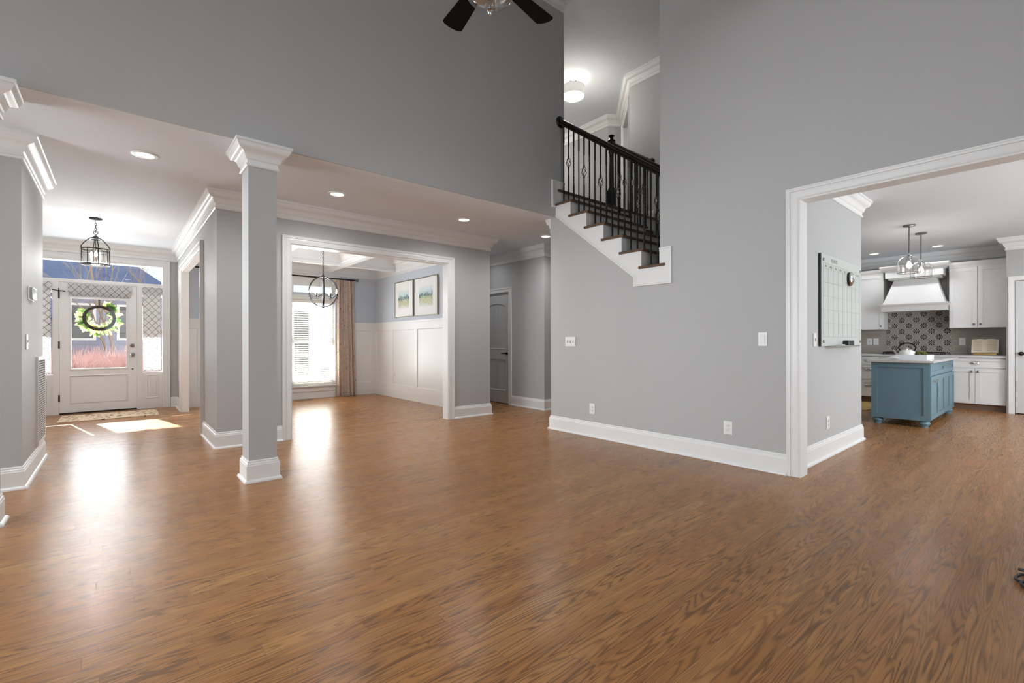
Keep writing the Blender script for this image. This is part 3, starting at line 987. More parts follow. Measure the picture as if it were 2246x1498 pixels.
rail_z = lambda y: 3.918 - 0.735 * (4.13 - y)
def tread_top(y):
    if y > RY[6] - .03: return LZ
    for i in range(5, -1, -1):
        if y > RY[i] - .03: return TZ[i]
    return T1
def handrail_poly():
    return [(-.030, -.030), (.030, -.030), (.030, -.012), (.024, -.006), (.034, .004), (.034, .018), (.024, .032), (.008, .038), (-.008, .038), (-.024, .032), (-.034, .018), (-.034, .004), (-.024, -.006), (-.030, -.012)]
def baluster(parent, x, y, z0, z1, kind):
    r = 0.0072
    m_ = MB()
    m_.box(x - .014, y - .014, z0, x + .014, y + .014, z0 + .018, .004)
    def twist(a, b, turns):
        n = max(8, int((b - a) / .012))
        rings = []
        for i in range(n + 1):
            z = a + (b - a) * i / n
            ang = turns * 2 * PI * i / n
            rings.append([m_.bm.verts.new((x + r * 1.3 * math.cos(ang + q * PI / 2), y + r * 1.3 * math.sin(ang + q * PI / 2), z)) for q in range(4)])
        for p, q in zip(rings, rings[1:]):
            for j in range(4):
                m_.bm.faces.new((p[j], p[(j + 1) % 4], q[(j + 1) % 4], q[j]))
    H = z1 - z0
    if kind == 'basket':
        zc = z0 + .54 * H
        m_.box(x - r, y - r, z0, x + r, y + r, zc - .16)
        twist(zc - .16, zc - .075, 1.0)
        m_.lathe([(.008, -.011), (.012, -.006), (.012, .006), (.008, .011)], (x, y, zc - .068), 8)
        o = m_.build('baluster', M_IRON, parent)
        m_ = MB()
        twist(zc + .075, zc + .2, 1.5)
        m_.box(x - r, y - r, zc + .2, x + r, y + r, z1)
        m_.lathe([(.008, -.011), (.012, -.006), (.012, .006), (.008, .011)], (x, y, zc + .068), 8)
        m_.build('upper_rod', M_IRON, o)
        b = MB()
        for q in range(4):
            pts = []
            for i in range(11):
                t = i / 10
                a = q * PI / 2 + t * 2.6
                rr = .027 * math.sin(PI * t) ** 0.8 + .003
                pts.append((x + rr * math.cos(a), y + rr * math.sin(a), zc - .06 + .12 * t))
            b.tube(pts, .0036, 5)
        b.build('basket', M_IRON, o)
    else:
        za, zb_ = z0 + H * .22, z0 + H * .78
        m_.box(x - r, y - r, z0, x + r, y + r, za)
        twist(za, zb_, 7)
        m_.box(x - r, y - r, zb_, x + r, y + r, z1)
        m_.build('baluster', M_IRON, parent)

def sloped_rail(root, x, ya, yb):
    m_ = MB()
    k = math.sqrt(1 + .735 ** 2)
    m_.prism([(u, v * k) for u, v in handrail_poly()], lambda u, v, t: (x + u, t, rail_z(t) + v), ya, yb)
    m_.build('handrail', M_RAILW, root, True)
fr = thing('stair_railing', 'black iron baluster railing with dark handrail along the open stair edge', 'railing', (4.315, 3.4, LZ), None)
sloped_rail(fr, 4.315, 2.67, 4.13)
for i in range(17):
    y = 4.079 - i * .0842
    baluster(fr, 4.315, y, tread_top(y), rail_z(y) - .03, 'basket' if i % 3 == 1 else 'twist')
MB().lathe([(.074, 0), (.074, -.012), (.060, -.022), (.050, -.024)], (4.325, YB, rail_z(4.13) + .008), 28, 'y').build('rosette', M_RAILW, fr, True)
gr = thing('stair_railing', 'black inner stair railing with newel post and level guard at the landing', 'railing', (5.42, 4.2, LZ), None)
sloped_rail(gr, 5.42, 2.67, 4.12)
for i in range(16):
    y = 4.04 - i * .0842
    baluster(gr, 5.42, y, tread_top(y), rail_z(y) - .03, 'basket' if i % 3 == 1 else 'twist')
nw = MB()
nx, ny = 5.42, 4.185
nw.box(nx - .052, ny - .052, LZ, nx + .052, ny + .052, LZ + .235, .006)
nw.lathe([(.050, .235), (.052, .245), (.034, .285), (.036, .31), (.030, .70), (.034, .76), (.044, .78), (.044, .80), (.034, .815), (.048, .83)], (nx, ny, LZ), 20)
nw.box(nx - .046, ny - .046, LZ + .82, nx + .046, ny + .046, LZ + .93, .005)
nw.lathe([(.046, .93), (.058, .945), (.040, .965), (.026, .985), (.022, 1.0), (.042, 1.012), (.046, 1.02), (.030, 1.034), (.0, 1.04)], (nx, ny, LZ), 20, caps=False)
nw.build('newel_post', M_RAILW, gr, True)
m_ = MB().prism(handrail_poly(), lambda u, v, t: (t, 4.2 + u, 3.955 + v), nx, 6.455)
m_.build('level_handrail', M_RAILW, gr, True)
for i in range(9):
    x = 5.53 + i * .102
    baluster(gr, x, 4.2, LZ + .002, 3.925, 'basket' if i % 3 == 1 else 'twist')
MB().lathe([(.058, 0), (.058, -.012), (.045, -.022)], (6.458, 4.2, 3.965), 24, 'x').build('rosette', M_RAILW, gr, True)

# ------------------------------------------------------------------ wall plates and devices
def plate_x(name, label, cat, y0, y1, z0, z1, kind, n=1, xf=XA, group=None, sgn=-1):
    yc, zc = (y0 + y1) / 2, (z0 + z1) / 2
    t = thing(name, label, cat, (xf, yc, zc), group)
    a, b = sorted((xf, xf + sgn * .007))
    MB().box(a, y0, z0, b, y1, z1, .003).build('plate', M_PLATE, t)
    xs = xf + sgn * .007
    if kind == 'toggle':
        for i in range(n):
            y = yc + (i - (n - 1) / 2) * .046
            a, b = sorted((xs, xs + sgn * .012))
            MB().box(a, y - .005, zc - .004, b, y + .005, zc + .014).build('toggle', M_PLATE, t)
            MB().box(min(xs, xs + sgn * .001), y - .007, zc - .015, max(xs, xs + sgn * .001), y + .007, zc + .016).build('slot', M_PEWTER, t)
    elif kind == 'rocker':
        for i in range(n):
            y = yc + (i - (n - 1) / 2) * .046
            a, b = sorted((xs, xs + sgn * .005))
            MB().box(a, y - .017, zc - .034, b, y + .017, zc + .034, .002).build('rocker', M_PLATE, t)
    else:
        for s in (-1, 1):
            q = MB().lathe([(.0165, 0), (.0165, sgn * .004), (.015, sgn * .005)], (xs, yc, zc + s * .0195), 18, 'x').build('receptacle', M_PLATE, t)
            h = MB()
            a, b = sorted((xs + sgn * .0045, xs + sgn * .0056))
            for yy in (-.006, .006):
                h.box(a, yc + yy - .0012, zc + s * .0195 - .003, b, yc + yy + .0012, zc + s * .0195 + .006)
            h.box(a, yc - .002, zc + s * .0195 - .010, b, yc + .002, zc + s * .0195 - .006)
            h.build('slots', M_BLACK, q)
    return t
def plate_y(name, label, cat, x0, x1, z0, z1, kind, yf, group=None):
    t = plate_x(name, label, cat, 0, x1 - x0, z0, z1, kind, 1, 0, group, sgn=-1)
    # plate built for plane x, turned to face -y
    t.rotation_euler = (0, 0, PI / 2)
    t.location = ((x0 + x1) / 2, yf, (z0 + z1) / 2)
    return t
plate_x('light_switch', 'white three-toggle switch plate near the hall end of the stair wall', 'light switch', 3.823, 3.993, 1.056, 1.176, 'toggle', 3)
plate_x('power_outlet', 'white outlet low on the stair wall below the three-toggle switch', 'outlet', 3.524, 3.604, .266, .390, 'outlet')
plate_x('power_outlet', 'white outlet low on the stair wall closer to the kitchen opening', 'outlet', 1.930, 2.012, .266, .386, 'outlet')
plate_x('light_switch', 'white single rocker plate on the stair wall beside the kitchen casing', 'light switch', 1.630, 1.706, 1.073, 1.192, 'rocker')
plate_y('light_switch', 'white toggle switch beside the calendar board in the kitchen passage', 'light switch', 4.86, 4.94, 1.066, 1.187, 'toggle', 1.475)
plate_y('power_outlet', 'white outlet low on the wall below the calendar board', 'outlet', 5.22, 5.31, .262, .385, 'outlet', 1.475)
plate_y('power_outlet', 'white outlet on the wainscot between curtain and dining corner', 'outlet', 3.92, 4.0, .36, .475, 'outlet', DY1 - .001)
plate_x('power_outlet', 'white outlet on the right dining wainscot beside a stile', 'outlet', 8.70, 8.78, .40, .52, 'outlet', 1, DX1 - .001)
plate_x('light_switch', 'white toggle switch on the foyer stub wall under the thermostat', 'light switch', 5.33, 5.41, 1.06, 1.18, 'toggle', 1, -.565, None, 1)
th = thing('thermostat', 'white thermostat box on the foyer stub wall above the switch', 'thermostat', (-.565, 5.57, 1.52))
MB().box(-.565, 5.435, 1.465, -.555, 5.72, 1.575, .003).build('back_plate', M_PLATE, th)
MB().box(-.555, 5.45, 1.472, -.533, 5.66, 1.568, .005).build('body', M_NICKEL, th)
vg = thing('return_vent', 'tall white perforated air return grille on the foyer stub wall', 'vent grille', (-.565, 6.19, .16))
MB().sweep([(5.93, .19), (6.44, .19), (6.44, .985), (5.93, .985)], [(0, 0), (0, .018), (.028, .018), (.028, 0)], XW(-.565, 1), closed=True).build('frame', M_TRIM, vg)
MB().box(-.565, 5.957, .217, -.549, 6.413, .958).build('grille', M_PERF, vg)

# ------------------------------------------------------------------ recessed ceiling lights
def can_light(label, x, y, z, grp, power=9, first=None):
    t = thing('recessed_light', label, 'ceiling light', (x, y, z), grp)
    MB().lathe([(.092, -.001), (.092, -.006), (.070, -.010), (.062, -.002)], (x, y, z), 28, caps=False).build('trim_ring', M_PLATE, t, True)
    MB().lathe([(.064, -.004), (.001, -.0045)], (x, y, z), 24, caps=False).build('lens', M_CAN, t)
    d = bpy.data.lights.new('recessed_lamp', 'SPOT')
    d.energy = power; d.spot_size = 2.9; d.spot_blend = 1.0; d.shadow_soft_size = .06; d.color = (.97, .985, 1)
    o = bpy.data.objects.new('recessed_lamp', d); COL.objects.link(o)
    o.parent = t; o.location = (0, 0, -.02)
    return t
for x, lab in ((.17, 'round recessed light in the hall ceiling left of the free-standing column'), (1.786, 'round recessed light in the hall ceiling just right of the column'),
               (3.42, 'round recessed light in the hall ceiling before the back hall'), (4.895, 'round recessed light in the hall ceiling next to the stair wall corner')):
    can_light(lab, x, 5.0, C, 'recessed lights of the hall ceiling', 60)
can_light('round recessed light in the back hall ceiling before the arch-top door', 4.85, 6.7, C, 'recessed lights of the hall ceiling', 14)
can_light('round recessed kitchen light over the left upper cabinet', 10.45, 2.20, C, 'recessed kitchen lights', 18)
can_light('round recessed kitchen light over the right upper cabinet', 10.42, 1.34, C, 'recessed kitchen lights', 18)

can_light('unseen recessed fill light added over the aisle beside the blue island', 8.9, .05, C, 'recessed kitchen lights', 70)  # added out of view to brighten cabinet fronts and island side
# ------------------------------------------------------------------ entry door unit
ey = 10.05
cx0 = -.234
fr_ = MB()
fr_.box(-1.06, FW - .005, 0, -1.045, ey + .07, 2.43)
fr_.box(.578, FW - .005, 0, .592, ey + .07, 2.43)
fr_.box(-1.045, FW - .005, 2.40, .578, ey + .07, 2.43)
fr_.box(-1.045, ey - .035, 2.062, .578, ey + .045, 2.108)
for a, b in ((-.775, -.703), (.235, .307)):
    fr_.box(a, ey - .034, 0, b, ey + .044, 2.062)
fr_.box(-.703, ey + .024, 0, -.688, ey + .044, 2.062).box(.220, ey + .024, 0, .235, ey + .044, 2.062)
struct('door_frame', fr_, M_TRIM, 'white frame of the entry door unit')
cas = MB().sweep([(-1.06, 0), (-1.06, 2.42), (.592, 2.42), (.592, 0)], casing_prof(.09, .022), YW(FW))
struct('trim_%d' % n_, cas, M_TRIM, 'white casing around the entry door unit'); n_ += 1
# transom
tr = thing('window_transom', 'wide transom window above the white entry door', 'window', (cx0, ey, 2.25), None, 'structure')
MB().sweep([(-1.045, 2.108), (.578, 2.108), (.578, 2.40), (-1.045, 2.40)], [(0, -.02), (0.006, -.02), (.006, .02), (0, .02)], YW(ey), closed=True).build('sash', M_TRIM, tr)
MB().box(-1.045, ey + .005, 2.108, .578, ey + .011, 2.40).build('pane', M_GLASS, tr)
# sidelights
def sidelight(label, a, b):
    t = thing('window_sidelight', label, 'window', ((a + b) / 2, ey, .0), None, 'structure')
    m = MB()
    m.box(a - .03 if a < 0 else a, ey - .02, 0, b if a < 0 else b + .02, ey + .03, .62)
    m.build('lower_panel', M_TRIM, t)
    p = MB()
    p.sweep([(a + .05, .17), (b - .05, .17), (b - .05, .575), (a + .05, .575)], [(0, 0), (0, .008), (.010, .012), (.022, .004), (.03, 0)], YW(ey - .02), closed=True)
    p.box(a + .085, ey - .03, .205, b - .085, ey - .02, .54, .004)
    p.build('raised_panel', M_TRIM, t)
    MB().box(a, ey + .005, .62, b, ey + .011, 2.062).build('pane', M_GLASS, t)
    return t
sidelight('narrow sidelight window right of the entry door', .307, .578)
sidelight('narrow sidelight window left of the entry door', -1.045, -.775)
# trellis shades
def shade(label, a, b):
    t = thing('roman_blind', label, 'blind', ((a + b) / 2, ey - .03, 2.0), 'trellis sidelight shades')
    m = MB(); n = 14
    m.box(a, ey - .008, .645, b, ey - .006, 2.05)
    m.build('panel', M_LATT, t)
    MB().box(a - .014, ey - .048, 1.925, b + .02, ey - .036, 2.055).build('valance', M_LATT, t)
    MB().box(a, ey - .012, .640, b, ey - .004, .660).build('hem', M_LATT, t)
    return t
shade('pale trellis-pattern shade on the sidelight right of the door', .318, .558)
shade('pale trellis-pattern shade on the sidelight left of the door', -1.03, -.795)

dr = thing('door_1', 'white half-glass entry door', 'door', (cx0, ey, 0), None, 'structure')
dx0, dx1 = -.700, .232
m = MB()
dk = .022
GX0, GX1, GZ0, GZ1 = -.579, .116, .69, 1.83
m.box(dx0, ey - dk, .022, GX0, ey + dk, 2.058)
m.box(GX1, ey - dk, .022, dx1, ey + dk, 2.058)
m.box(GX0, ey - dk, GZ1, GX1, ey + dk, 2.058)
m.box(GX0, ey - dk, .022, GX1, ey + dk, .16)
m.box(GX0, ey - dk, .59, GX1, ey + dk, GZ0)
m.box(GX0, ey - dk + .010, .16, GX1, ey + dk - .010, .59)
m.build('slab', M_DOORW, dr)
MB().sweep([(GX0, .16), (GX1, .16), (GX1, .59), (GX0, .59)], [(0, -.002), (0, .006), (-.012, .002), (-.016, -.010), (0, -.010)], YW(ey - dk), closed=True).build('panel_moulding', M_DOORW, dr)
MB().sweep([(GX0, GZ0), (GX1, GZ0), (GX1, GZ1), (GX0, GZ1)], [(.018, 0), (.018, .008), (0.004, .012), (-.014, .006), (-.014, -.01), (.0, -.01)], YW(ey - dk), closed=True).build('glass_bead', M_DOORW, dr)
MB().box(GX0, ey - .003, GZ0, GX1, ey + .003, GZ1).build('pane', M_GLASS, dr)
MB().box(dx0, ey - .03, 0.0, dx1, ey + .03, .022).build('threshold', M_DARK, dr)
for z in (.25, 1.08, 1.86):
    MB().lathe([(.011, -.055), (.011, .055)], (dx0 - .004, ey - .028, z), 10).build('hinge', M_DARK, dr)
hk = MB()
hk.tube([(dx0 - .075, ey - .045, 1.935), (dx0 - .02, ey - .05, 1.925), (dx0 + .07, ey - .045, 1.915)], [.007, .006, .008], 8)
hk.tube([(dx0 - .005, ey - .03, 1.96), (dx0 - .005, ey - .03, 1.84)], .007, 8)
hk.build('hinge_stop', M_DARK, dr)
kb = MB().lathe([(.033, 0), (.033, -.008), (.020, -.012), (.014, -.03), (.026, -.04), (.030, -.055), (.022, -.068), (0, -.072)], (.176, ey - dk, .915), 22, 'y', caps=False)
kb.build('knob', M_PEWTER, dr, True)
MB().lathe([(.031, 0), (.031, -.010), (.024, -.020), (.010, -.022), (0, -.023)], (.176, ey - dk, 1.068), 22, 'y', caps=False).build('deadbolt', M_PEWTER, dr, True)
MB().lathe([(.011, 0), (.011, -.006), (0, -.008)], (.178, ey - dk, .675), 12, 'y', caps=False).build('lower_lock', M_DARK, dr, True)

vl = MB(); vpts = []
n = 60
for i in range(n + 1):
    pass
vt = thing('door_valance', 'pale trellis-pattern folded valance hanging at the top of the entry door glass', 'shade', (cx0, ey - .05, 2.0))
MB().box(-.598, ey - .064, 1.905, .166, ey - .052, 2.040).build('fabric', M_LATT, vt)
m = MB()
for q in range(3):
    m.box(-.59, ey - .058 + q * .008, 1.875 - q * .012, .150, ey - .054 + q * .008, 1.915 - q * .008)
m.build('folds', M_LATT, vt)

# wreath on the outer side of the glass
wc = (-.238, ey + .075, 1.515)
wr = thing('wreath', 'magnolia leaf wreath on a brown twig ring seen through the entry door glass', 'wreath', wc)
m = MB()
for q in range(7):
    pts = []
    ph = q * 2 * PI / 7
    for i in range(48):
        a = 2 * PI * i / 48
        rr = .185 + .016 * math.cos(5 * a + ph)
        pts.append((wc[0] + rr * math.cos(a), wc[1] + .016 * math.sin(5 * a + ph), wc[2] + rr * math.sin(a)))
    m.tube(pts, .009, 5, closed=True)
m.build('twig_ring', M_TWIG, wr)
m = MB()
def leaf(mb, base_, dirv, nrm, Ln, wd):
    side = dirv.cross(nrm).normalized()
    prev = None
    for i in range(6):
        t = i / 5
        c = base_ + dirv * (Ln * t) + nrm * (0.12 * Ln * math.sin(PI * t))
        hw = wd * math.sin(PI * min(1, t * .92 + .08)) ** .8
        pr = (mb.bm.verts.new(c - side * hw), mb.bm.verts.new(c + side * hw))
        if prev:
            mb.bm.faces.new((prev[0], prev[1], pr[1], pr[0]))
        prev = pr
for i in range(250):
    a = math.radians(R.uniform(-215, 72))
    rr = R.uniform(.12, .25) if R.random() < .8 else R.uniform(.08, .16)
    if math.sin(a) > .55: rr = R.uniform(.18, .24)
    b_ = Vector((wc[0] + rr * math.cos(a), wc[1] + R.uniform(.01, .05), wc[2] + rr * math.sin(a)))
    ang = a + R.uniform(-.9, .9)
    dv_ = Vector((math.cos(ang), R.uniform(-.1, .5), math.sin(ang))).normalized()
    nr_ = Vector((R.uniform(-.5, .5), -1, R.uniform(-.5, .5)))
    nr_ = (nr_ - dv_ * nr_.dot(dv_)).normalized()
    leaf(m, b_, dv_, nr_, R.uniform(.055, .095), R.uniform(.014, .022))
m.build('leaves', M_LEAF, wr)
MB().box(wc[0] - .012, wc[1] - .02, wc[2] + .19, wc[0] + .012, wc[1] - .012, 1.86).build('hanger', M_BLACK, wr)

tag(MB().box(-.655, 8.97, 0.0, .480, 9.72, .012, .004).build('door_mat', M_MAT), 'tan entry mat with dark flecks on the floor before the entry door', 'door mat')

# ------------------------------------------------------------------ foyer lantern
lx, ly = -.22, 7.96
lt = thing('lantern_pendant', 'black iron lantern with glowing candles hanging in the foyer', 'pendant light', (lx, ly, C))
MB().lathe([(.066, 0), (.066, -.012), (.055, -.022), (.012, -.03)], (lx, ly, C), 24).build('canopy', M_DARK, lt, True)
def chain(parent, x, y, z0, z1, r=.011, th=.0028, mat=M_DARK):
    m = MB(); z = z0; i = 0
    while z - 2.2 * r > z1 - r:
        pts = []
        for j in range(12):
            a = 2 * PI * j / 12
            u, v = r * .62 * math.cos(a), r * 1.35 * math.sin(a)
            pts.append((x + (u if i % 2 else 0), y + (0 if i % 2 else u), z - 1.35 * r + v))
        m.tube(pts, th, 5, closed=True)
        z -= 2.1 * r; i += 1
    m.build('chain', mat, parent)
chain(lt, lx, ly, C - .03, 2.53, .014, .0032)
m = MB(); m.tube([(lx + .022 * math.cos(2 * PI * j / 16), ly, 2.515 + .022 * math.sin(2 * PI * j / 16)) for j in range(16)], .0035, 6, closed=True); m.build('hanging_ring', M_DARK, lt)
LR, LB, LS, LTp = .136, 2.107, 2.30, 2.455
m = MB()
for q in range(8):
    a = q * PI / 4 + .2
    ca, sa = math.cos(a), math.sin(a)
    m.tube([(lx + ca * LR, ly + sa * LR, LB), (lx + ca * LR, ly + sa * LR, LS)], .0065 if q % 2 == 0 else .004, 6)
    if q % 2 == 0:
        pts = []
        for i in range(9):
            t = i / 8
            rr = LR * (1 - t) ** 0.75 * .9 + .030
            if i == 0: rr = LR
            pts.append((lx + ca * rr, ly + sa * rr, LS + (LTp - LS) * (t ** .8)))
        m.tube(pts, .0055, 6)
for z, rr, t in ((LB, LR, .009), (LS, LR + .004, .0075), (LTp - .03, .040, .006)):
    m.tube([(lx + rr * math.cos(2 * PI * j / 32), ly + rr * math.sin(2 * PI * j / 32), z) for j in range(32)], t, 6, closed=True)
for q in range(4):
    a0_, a1_ = q * PI / 2 + .2, (q + 1) * PI / 2 + .2
    pts = [(lx + LR * 1.01 * math.cos(a0_ + (a1_ - a0_) * i / 8), ly + LR * 1.01 * math.sin(a0_ + (a1_ - a0_) * i / 8), LS - .035 * math.sin(PI * i / 8)) for i in range(9)]
    m.tube(pts, .0035, 5)
m.lathe([(.012, 0), (.030, .006), (.036, .02), (.02, .035), (.008, .05)], (lx, ly, LTp - .02), 16)
m.tube([(lx, ly, LTp), (lx, ly, 2.16)], .004, 6)
m.build('cage', M_DARK, lt, True)
MB().lathe([(LR - .008, LB + .006), (LR - .008, LS - .004)], (lx, ly, 0), 32, caps=False).build('glass_drum', M_GLASS, lt, True)
for q in range(3):
    a = q * 2 * PI / 3 + .6
    px, py = lx + .045 * math.cos(a), ly + .045 * math.sin(a)
    MB().lathe([(.010, 0), (.010, .075)], (px, py, 2.13), 10).build('candle_sleeve', M_CERAMIC, lt)
    MB().lathe([(.006, 0), (.015, .02), (.016, .035), (.007, .062), (.001, .075)], (px, py, 2.205), 12, caps=False).build('bulb', M_BULB, lt, True)
d = bpy.data.lights.new('lantern_glow', 'POINT'); d.energy = 40; d.color = (1, .98, .95); d.shadow_soft_size = .05
o = bpy.data.objects.new('lantern_glow', d); COL.objects.link(o); o.parent = lt; o.location = (0, 0, 2.13 - C)

# ------------------------------------------------------------------ dining chandelier
qx, qy, qz, qr = 2.54, 7.75, 1.935, .245
ch = thing('orb_chandelier', 'open round metal orb chandelier with candle bulbs in the dining room', 'chandelier', (qx, qy, 2.80))
MB().lathe([(.06, 0), (.06, -.012), (.045, -.022), (.01, -.03)], (qx, qy, 2.80), 24).build('canopy', M_DARK, ch, True)
chain(ch, qx, qy, 2.77, qz + qr + .03, .014, .0032, M_DARK)
def strap_ring(m, q, w_=.009, t_=.0035):
    ca, sa = math.cos(q), math.sin(q)
    pts_o = []
    rings = []
    n = 64
    for i in range(n):
        a = 2 * PI * i / n
        ring = []
        for rr, ww in ((qr - t_, -w_), (qr + t_, -w_), (qr + t_, w_), (qr - t_, w_)):
            u, v = rr * math.cos(a), rr * math.sin(a)
            ring.append(m.bm.verts.new((qx + u * ca - ww * sa, qy + u * sa + ww * ca, qz + v)))
        rings.append(ring)
    for i in range(n):
        p, r_ = rings[i], rings[(i + 1) % n]
        for j in range(4):
            m.bm.faces.new((p[j], p[(j + 1) % 4], r_[(j + 1) % 4], r_[j]))
for q in range(3):
    m = MB(); strap_ring(m, q * PI / 3 + .25); m.build('orb_ring', M_STEEL, ch)
m = MB()
for q in range(6):
    a = q * PI / 3 + .25
    a2 = a + PI / 3
    p0 = Vector((qx + qr * .97 * math.cos(a), qy + qr * .97 * math.sin(a), qz - .03))
    p1 = Vector((qx + qr * .97 * math.cos(a2), qy + qr * .97 * math.sin(a2), qz - .03))
    pts = []
    for i in range(11):
        t = i / 10
        p = p0.lerp(p1, t)
        r_ = math.hypot(p.x - qx, p.y - qy)
        pts.append((p.x, p.y, qz - .03 - .075 * math.sin(PI * t)))
    m.tube(pts, .005, 6)
m.lathe([(.022, -.012), (.030, -.004), (.030, .010), (.012, .024), (.008, .05)], (qx, qy, qz + qr), 16)
m.lathe([(.004, -.02), (.02, -.006), (.02, .006)], (qx, qy, qz - qr), 14)
m.build('arms', M_STEEL, ch, True)
for q in range(6):
    a = q * PI / 3 + .25 + PI / 6
    rr = qr * .84
    px, py = qx + rr * math.cos(a), qy + rr * math.sin(a)
    MB().lathe([(.019, 0), (.019, .006), (.0105, .01), (.0105, .07)], (px, py, qz - .105), 12).build('candle_sleeve', M_STEEL, ch, True)
    MB().lathe([(.006, 0), (.016, .02), (.017, .034), (.008, .07), (.001, .088)], (px, py, qz - .035), 12, caps=False).build('bulb', M_BULB, ch, True)
d = bpy.data.lights.new('chandelier_glow', 'POINT'); d.energy = 24; d.color = (.96, .98, 1); d.shadow_soft_size = .2
o = bpy.data.objects.new('chandelier_glow', d); COL.objects.link(o); o.parent = ch; o.location = (0, 0, qz + .02 - 2.80)

# ------------------------------------------------------------------ dining window, blind, curtain, rod
def dining_window(label, a, b):
    t = thing('window_dining', label, 'window', ((a + b) / 2, DY1, WZ0), None, 'structure')
    m = MB()
    m.sweep([(a, WZ0), (b, WZ0), (b, WZ1), (a, WZ1)], [(.0, -.06), (.0, -.14), (.040, -.14), (.040, -.06)], YW(DY1), closed=True)
    m.build('frame', M_TRIM, t)
    s = MB()
    zm = 1.13
    for z0, z1, yy in ((WZ0 + .035, zm + .02, .07), (zm - .02, WZ1 - .035, .10)):
        s.sweep([(a + .035, z0), (b - .035, z0), (b - .035, z1), (a + .035, z1)], [(0, -yy - .03), (0, -yy), (.04, -yy), (.04, -yy - .03)], YW(DY1), closed=True)
    s.build('sash', M_TRIM, t)
    MB().box(a + .06, DY1 + .105, WZ0 + .06, b - .06, DY1 + .109, WZ1 - .06).build('pane', M_GLASS, t)
    MB().box(a + .04, DY1 + .06, 2.10, b - .04, DY1 + .066, 2.24).build('transom_pane', M_GLASS, t)
    c = MB()
    c.sweep([(a, WZ0 - .02), (a, WZ1), (b, WZ1), (b, WZ0 - .02)], casing_prof(.09, .02), YW(DY1))
    c.box(a - .10, DY1 - .012, WZ1 + .085, b + .10, DY1, 2.47)
    c.bm.free()
    c = MB()
    c.sweep([(a, WZ0 - .02), (a, WZ1), (b, WZ1), (b, WZ0 - .02)], casing_prof(.09, .02), YW(DY1))
    c.sweep([(a + .04, 2.10), (a + .04, 2.24), (b - .04, 2.24), (b - .04, 2.10)], [(0, 0), (0, .012), (.06, .014), (.06, 0)], YW(DY1))
    c.prism([(a - .1, 2.30), (b + .1, 2.30), (b + .1, 2.47), (a - .1, 2.47)], YW(DY1), 0, .012)
    c.build('casing', M_TRIM, t)
    MB().box(a - .11, DY1 - .05, WZ0 - .03, b + .11, DY1, WZ0, .006).build('stool', M_TRIM, t)
    MB().box(a - .09, DY1 - .018, WZ0 - .12, b + .09, DY1, WZ0 - .03).build('apron', M_TRIM, t)
    return t
dining_window('double-hung dining window behind a white slatted blind', WX0, WX1)
dining_window('second dining window hidden by the opening jamb', 1.20, 2.04)
def blind(label, a, b):
    t = thing('window_blind', label, 'blind', ((a + b) / 2, DY1 + .03, WZ1))
    MB().box(a + .012, DY1 + .004, WZ1 - .06, b - .012, DY1 + .06, WZ1 - .002, .004).build('headrail', M_SLAT, t)
    m = MB()
    z = WZ1 - .085
    while z > WZ0 + .03:
        y0, y1 = DY1 + .008, DY1 + .054
        m.prism([(y0, z + .009), (y1, z - .009), (y1, z - .0065), (y0, z + .0115)], lambda u, v, t_: (t_, u, v), a + .015, b - .015)
        z -= .043
    m.build('slats', M_SLAT, t)
    MB().box(a + .015, DY1 + .012, WZ0 + .003, b - .015, DY1 + .05, WZ0 + .022, .003).build('bottom_rail', M_SLAT, t)
    c = MB()
    for x in (a + .13, b - .13):
        for y in (DY1 + .0065, DY1 + .0555):
            c.tube([(x, y, WZ1 - .06), (x, y, WZ0 + .02)], .0012, 4)
    c.build('ladder_cords', M_SLAT, t)
    return t
blind('cream slatted blind drawn over the dining window', WX0, WX1)
blind('second cream slatted blind, unseen, added to cut sun bounce', 1.20, 2.04)  # added out of view to block sun at the hidden window
# curtain with pleats
cu = thing('curtain', 'long pink-beige printed curtain panel beside the dining window', 'curtain', (3.60, DY1 - .09, 0))
me_ = bmesh.new()
uvl = me_.loops.layers.uv.new('UVMap')
nU, nV = 150, 30
grid = []
for j in range(nV + 1):
    v = j / nV
    row = []
    for i in range(nU + 1):
        u = i / nU
        pinch = 0.80 + 0.20 * (1 - v) ** 1.0
        x = 3.585 + (u - .5) * .44 * pinch + (.03 * (1 - v))
        amp = .030 + .008 * math.sin(u * 9)
        y = DY1 - .085 + amp * math.sin(u * 2 * PI * 6.2 + .6 + .25 * math.sin(v * 3)) + .008 * math.sin(u * 31 + v * 2)
        row.append(me_.verts.new((x - 3.60, y - (DY1 - .09), .012 + v * 2.378)))
    grid.append(row)
for j in range(nV):
    for i in range(nU):
        f = me_.faces.new((grid[j][i], grid[j][i + 1], grid[j + 1][i + 1], grid[j + 1][i]))
        for lp, (a, b) in zip(f.loops, ((i, j), (i + 1, j), (i + 1, j + 1), (i, j + 1))):
            lp[uvl].uv = (a / nU * .95, b / nV * 2.4)
mesh_ = bpy.data.meshes.new('panel'); me_.to_mesh(mesh_); me_.free()
mesh_.materials.append(M_CURT)
for p in mesh_.polygons: p.use_smooth = True
o = bpy.data.objects.new('panel', mesh_); COL.objects.link(o); o.parent = cu
rd = thing('curtain_rod', 'dark curtain rod with round finial above the dining window', 'curtain rod', (2.98, DY1 - .09, 2.41))
MB().tube([(1.0, DY1 - .09, 2.41), (3.79, DY1 - .09, 2.41)], .014, 12).build('rod', M_DARK, rd, True)
MB().lathe([(.010, 0), (.016, .004), (.012, .012), (.028, .028), (.034, .045), (.028, .062), (.010, .074), (.0, .076)], (3.79, DY1 - .09, 2.41), 18, 'x', caps=False).build('finial', M_PEWTER, rd, True)
